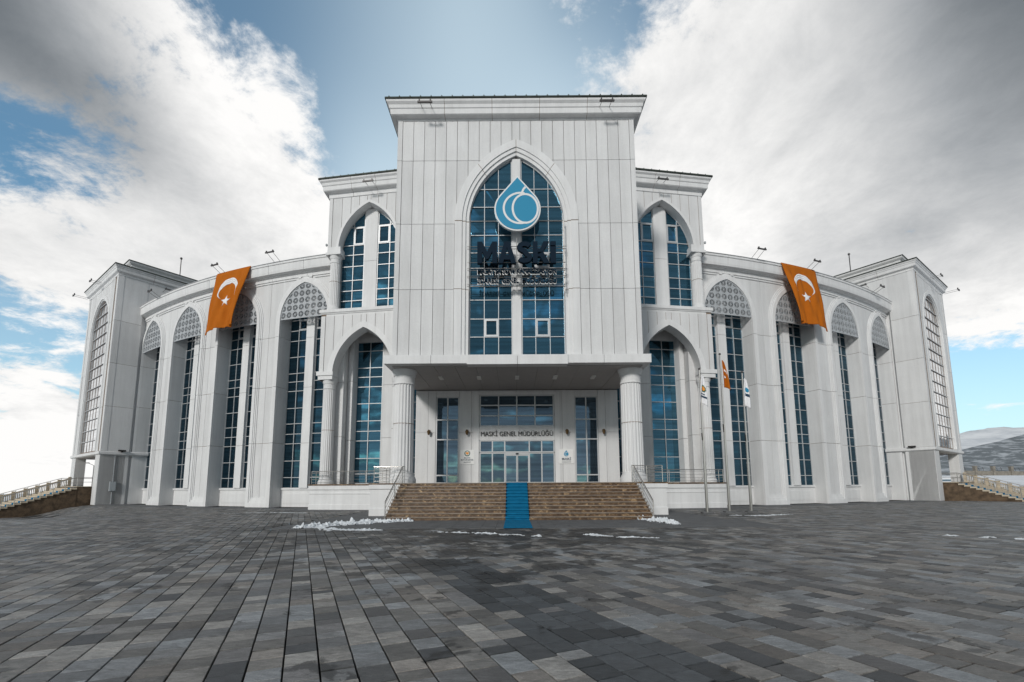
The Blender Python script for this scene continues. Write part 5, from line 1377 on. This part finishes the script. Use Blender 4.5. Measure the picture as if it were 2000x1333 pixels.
# ------------------------------------------------------------------ snow
def snow(label, pts, width, height, seed, thr=.0, cell=.035):
    """lumpy ridge of old snow along a polyline on the plaza"""
    P = [Vector(p) for p in pts]; x0 = min(p.x for p in P) - width; x1 = max(p.x for p in P) + width; y0 = min(p.y for p in P) - width; y1 = max(p.y for p in P) + width
    nx, ny = int((x1 - x0) / cell) + 1, int((y1 - y0) / cell) + 1; H = {}
    for j in range(ny):
        for i in range(nx):
            p = Vector((x0 + i * cell, y0 + j * cell)); dm = 9; tt = 0
            for k, (a, b) in enumerate(zip(P, P[1:])):
                ab = b - a; t = max(0, min(1, (p - a).dot(ab) / ab.length_squared)); d = (p - a - ab * t).length
                if d < dm: dm = d; tt = (k + t) / (len(P) - 1)
            wv = width * (.55 + .45 * math.sin(math.pi * min(max(tt * .9 + .05, 0), 1)))
            q = 1 - (dm / wv)
            if q <= 0: continue
            n = mnoise.fractal(Vector((p.x * 2.2, p.y * 2.2, seed)), 1, 2, 4); n2 = mnoise.cell(Vector((p.x * 7, p.y * 7, seed))); n3 = mnoise.noise(Vector((p.x * 9, p.y * 9, seed)))
            n4 = mnoise.noise(Vector((p.x * 22, p.y * 22, seed + 3)))
            h = height * (q * 1.0 + n * .8 + .40 * n3 + .18 * n4 - .42 - thr) * (.6 + .7 * abs(n3) + .3 * n2)
            if h > 0: H[(i, j)] = min(h, height * 1.3)
    v = []; ix = {}; f = []
    keys = set(H)
    for (i, j) in list(keys):
        c = [(i, j), (i + 1, j), (i + 1, j + 1), (i, j + 1)]
        if sum(k in H for k in c) < 3: continue
        idx = []
        for k in c:
            if k not in ix:
                ix[k] = len(v); v.append((x0 + k[0] * cell + rnd.uniform(-.015, .015), y0 + k[1] * cell + rnd.uniform(-.015, .015), .004 + H.get(k, 0)))
            idx.append(ix[k])
        f.append(tuple(idx))
    if not f: return
    me = bpy.data.meshes.new('snow_pile'); me.from_pydata(v, [], f); me.materials.append(SNOW)
    bm = bmesh.new(); bm.from_mesh(me); bmesh.ops.solidify(bm, geom=bm.faces[:], thickness=.012); bm.to_mesh(me); bm.free()
    return link('snow_pile', me, kind='stuff', label=label, cat='snow', group='patches of old snow on the plaza')
snow('long lumpy ridge of snow at the left foot of the steps', [(-9.0, 19.6), (-8.0, 20.9), (-7.0, 22.2), (-5.5, 23.0)], .85, .24, 3)
snow('thin crust of snow trailing left of the ridge', [(-9.8, 20.4), (-8.6, 19.6), (-7.2, 18.5), (-5.6, 18.3)], .55, .08, 11, .15)
snow('short heap of snow at the right foot of the steps', [(6.0, 23.4), (6.6, 22.6), (6.75, 20.4)], .62, .26, 5)
snow('thin streak of snow on the paving left of the carpet end', [(-3.4, 17.6), (-1.2, 16.9), (.6, 15.9)], .30, .07, 8, .15)
snow('small white clumps right of the carpet end', [(2.2, 16.4), (3.2, 15.6), (4.3, 15.2)], .30, .07, 13, .15)
snow('narrow melting line of snow before the left wing', [(-19, 30.5), (-16.2, 31.2), (-13.5, 30.2)], .45, .03, 17, .25)
snow('narrow line of snow beside the flagpoles', [(12.0, 26.2), (13.4, 25.7), (15.4, 26.8)], .5, .05, 19, .22)
for i, (x, y, w) in enumerate(((14.1, 15.5, 'nearest the centre'), (14.7, 14.9, 'middle of three'), (15.3, 14.4, 'outermost'))): snow(f'small flat blob of snow far right on the paving, {w}', [(x - .12, y), (x + .12, y)], .22, .04, 30 + i, -.3)
print('objects', len(bpy.data.objects))
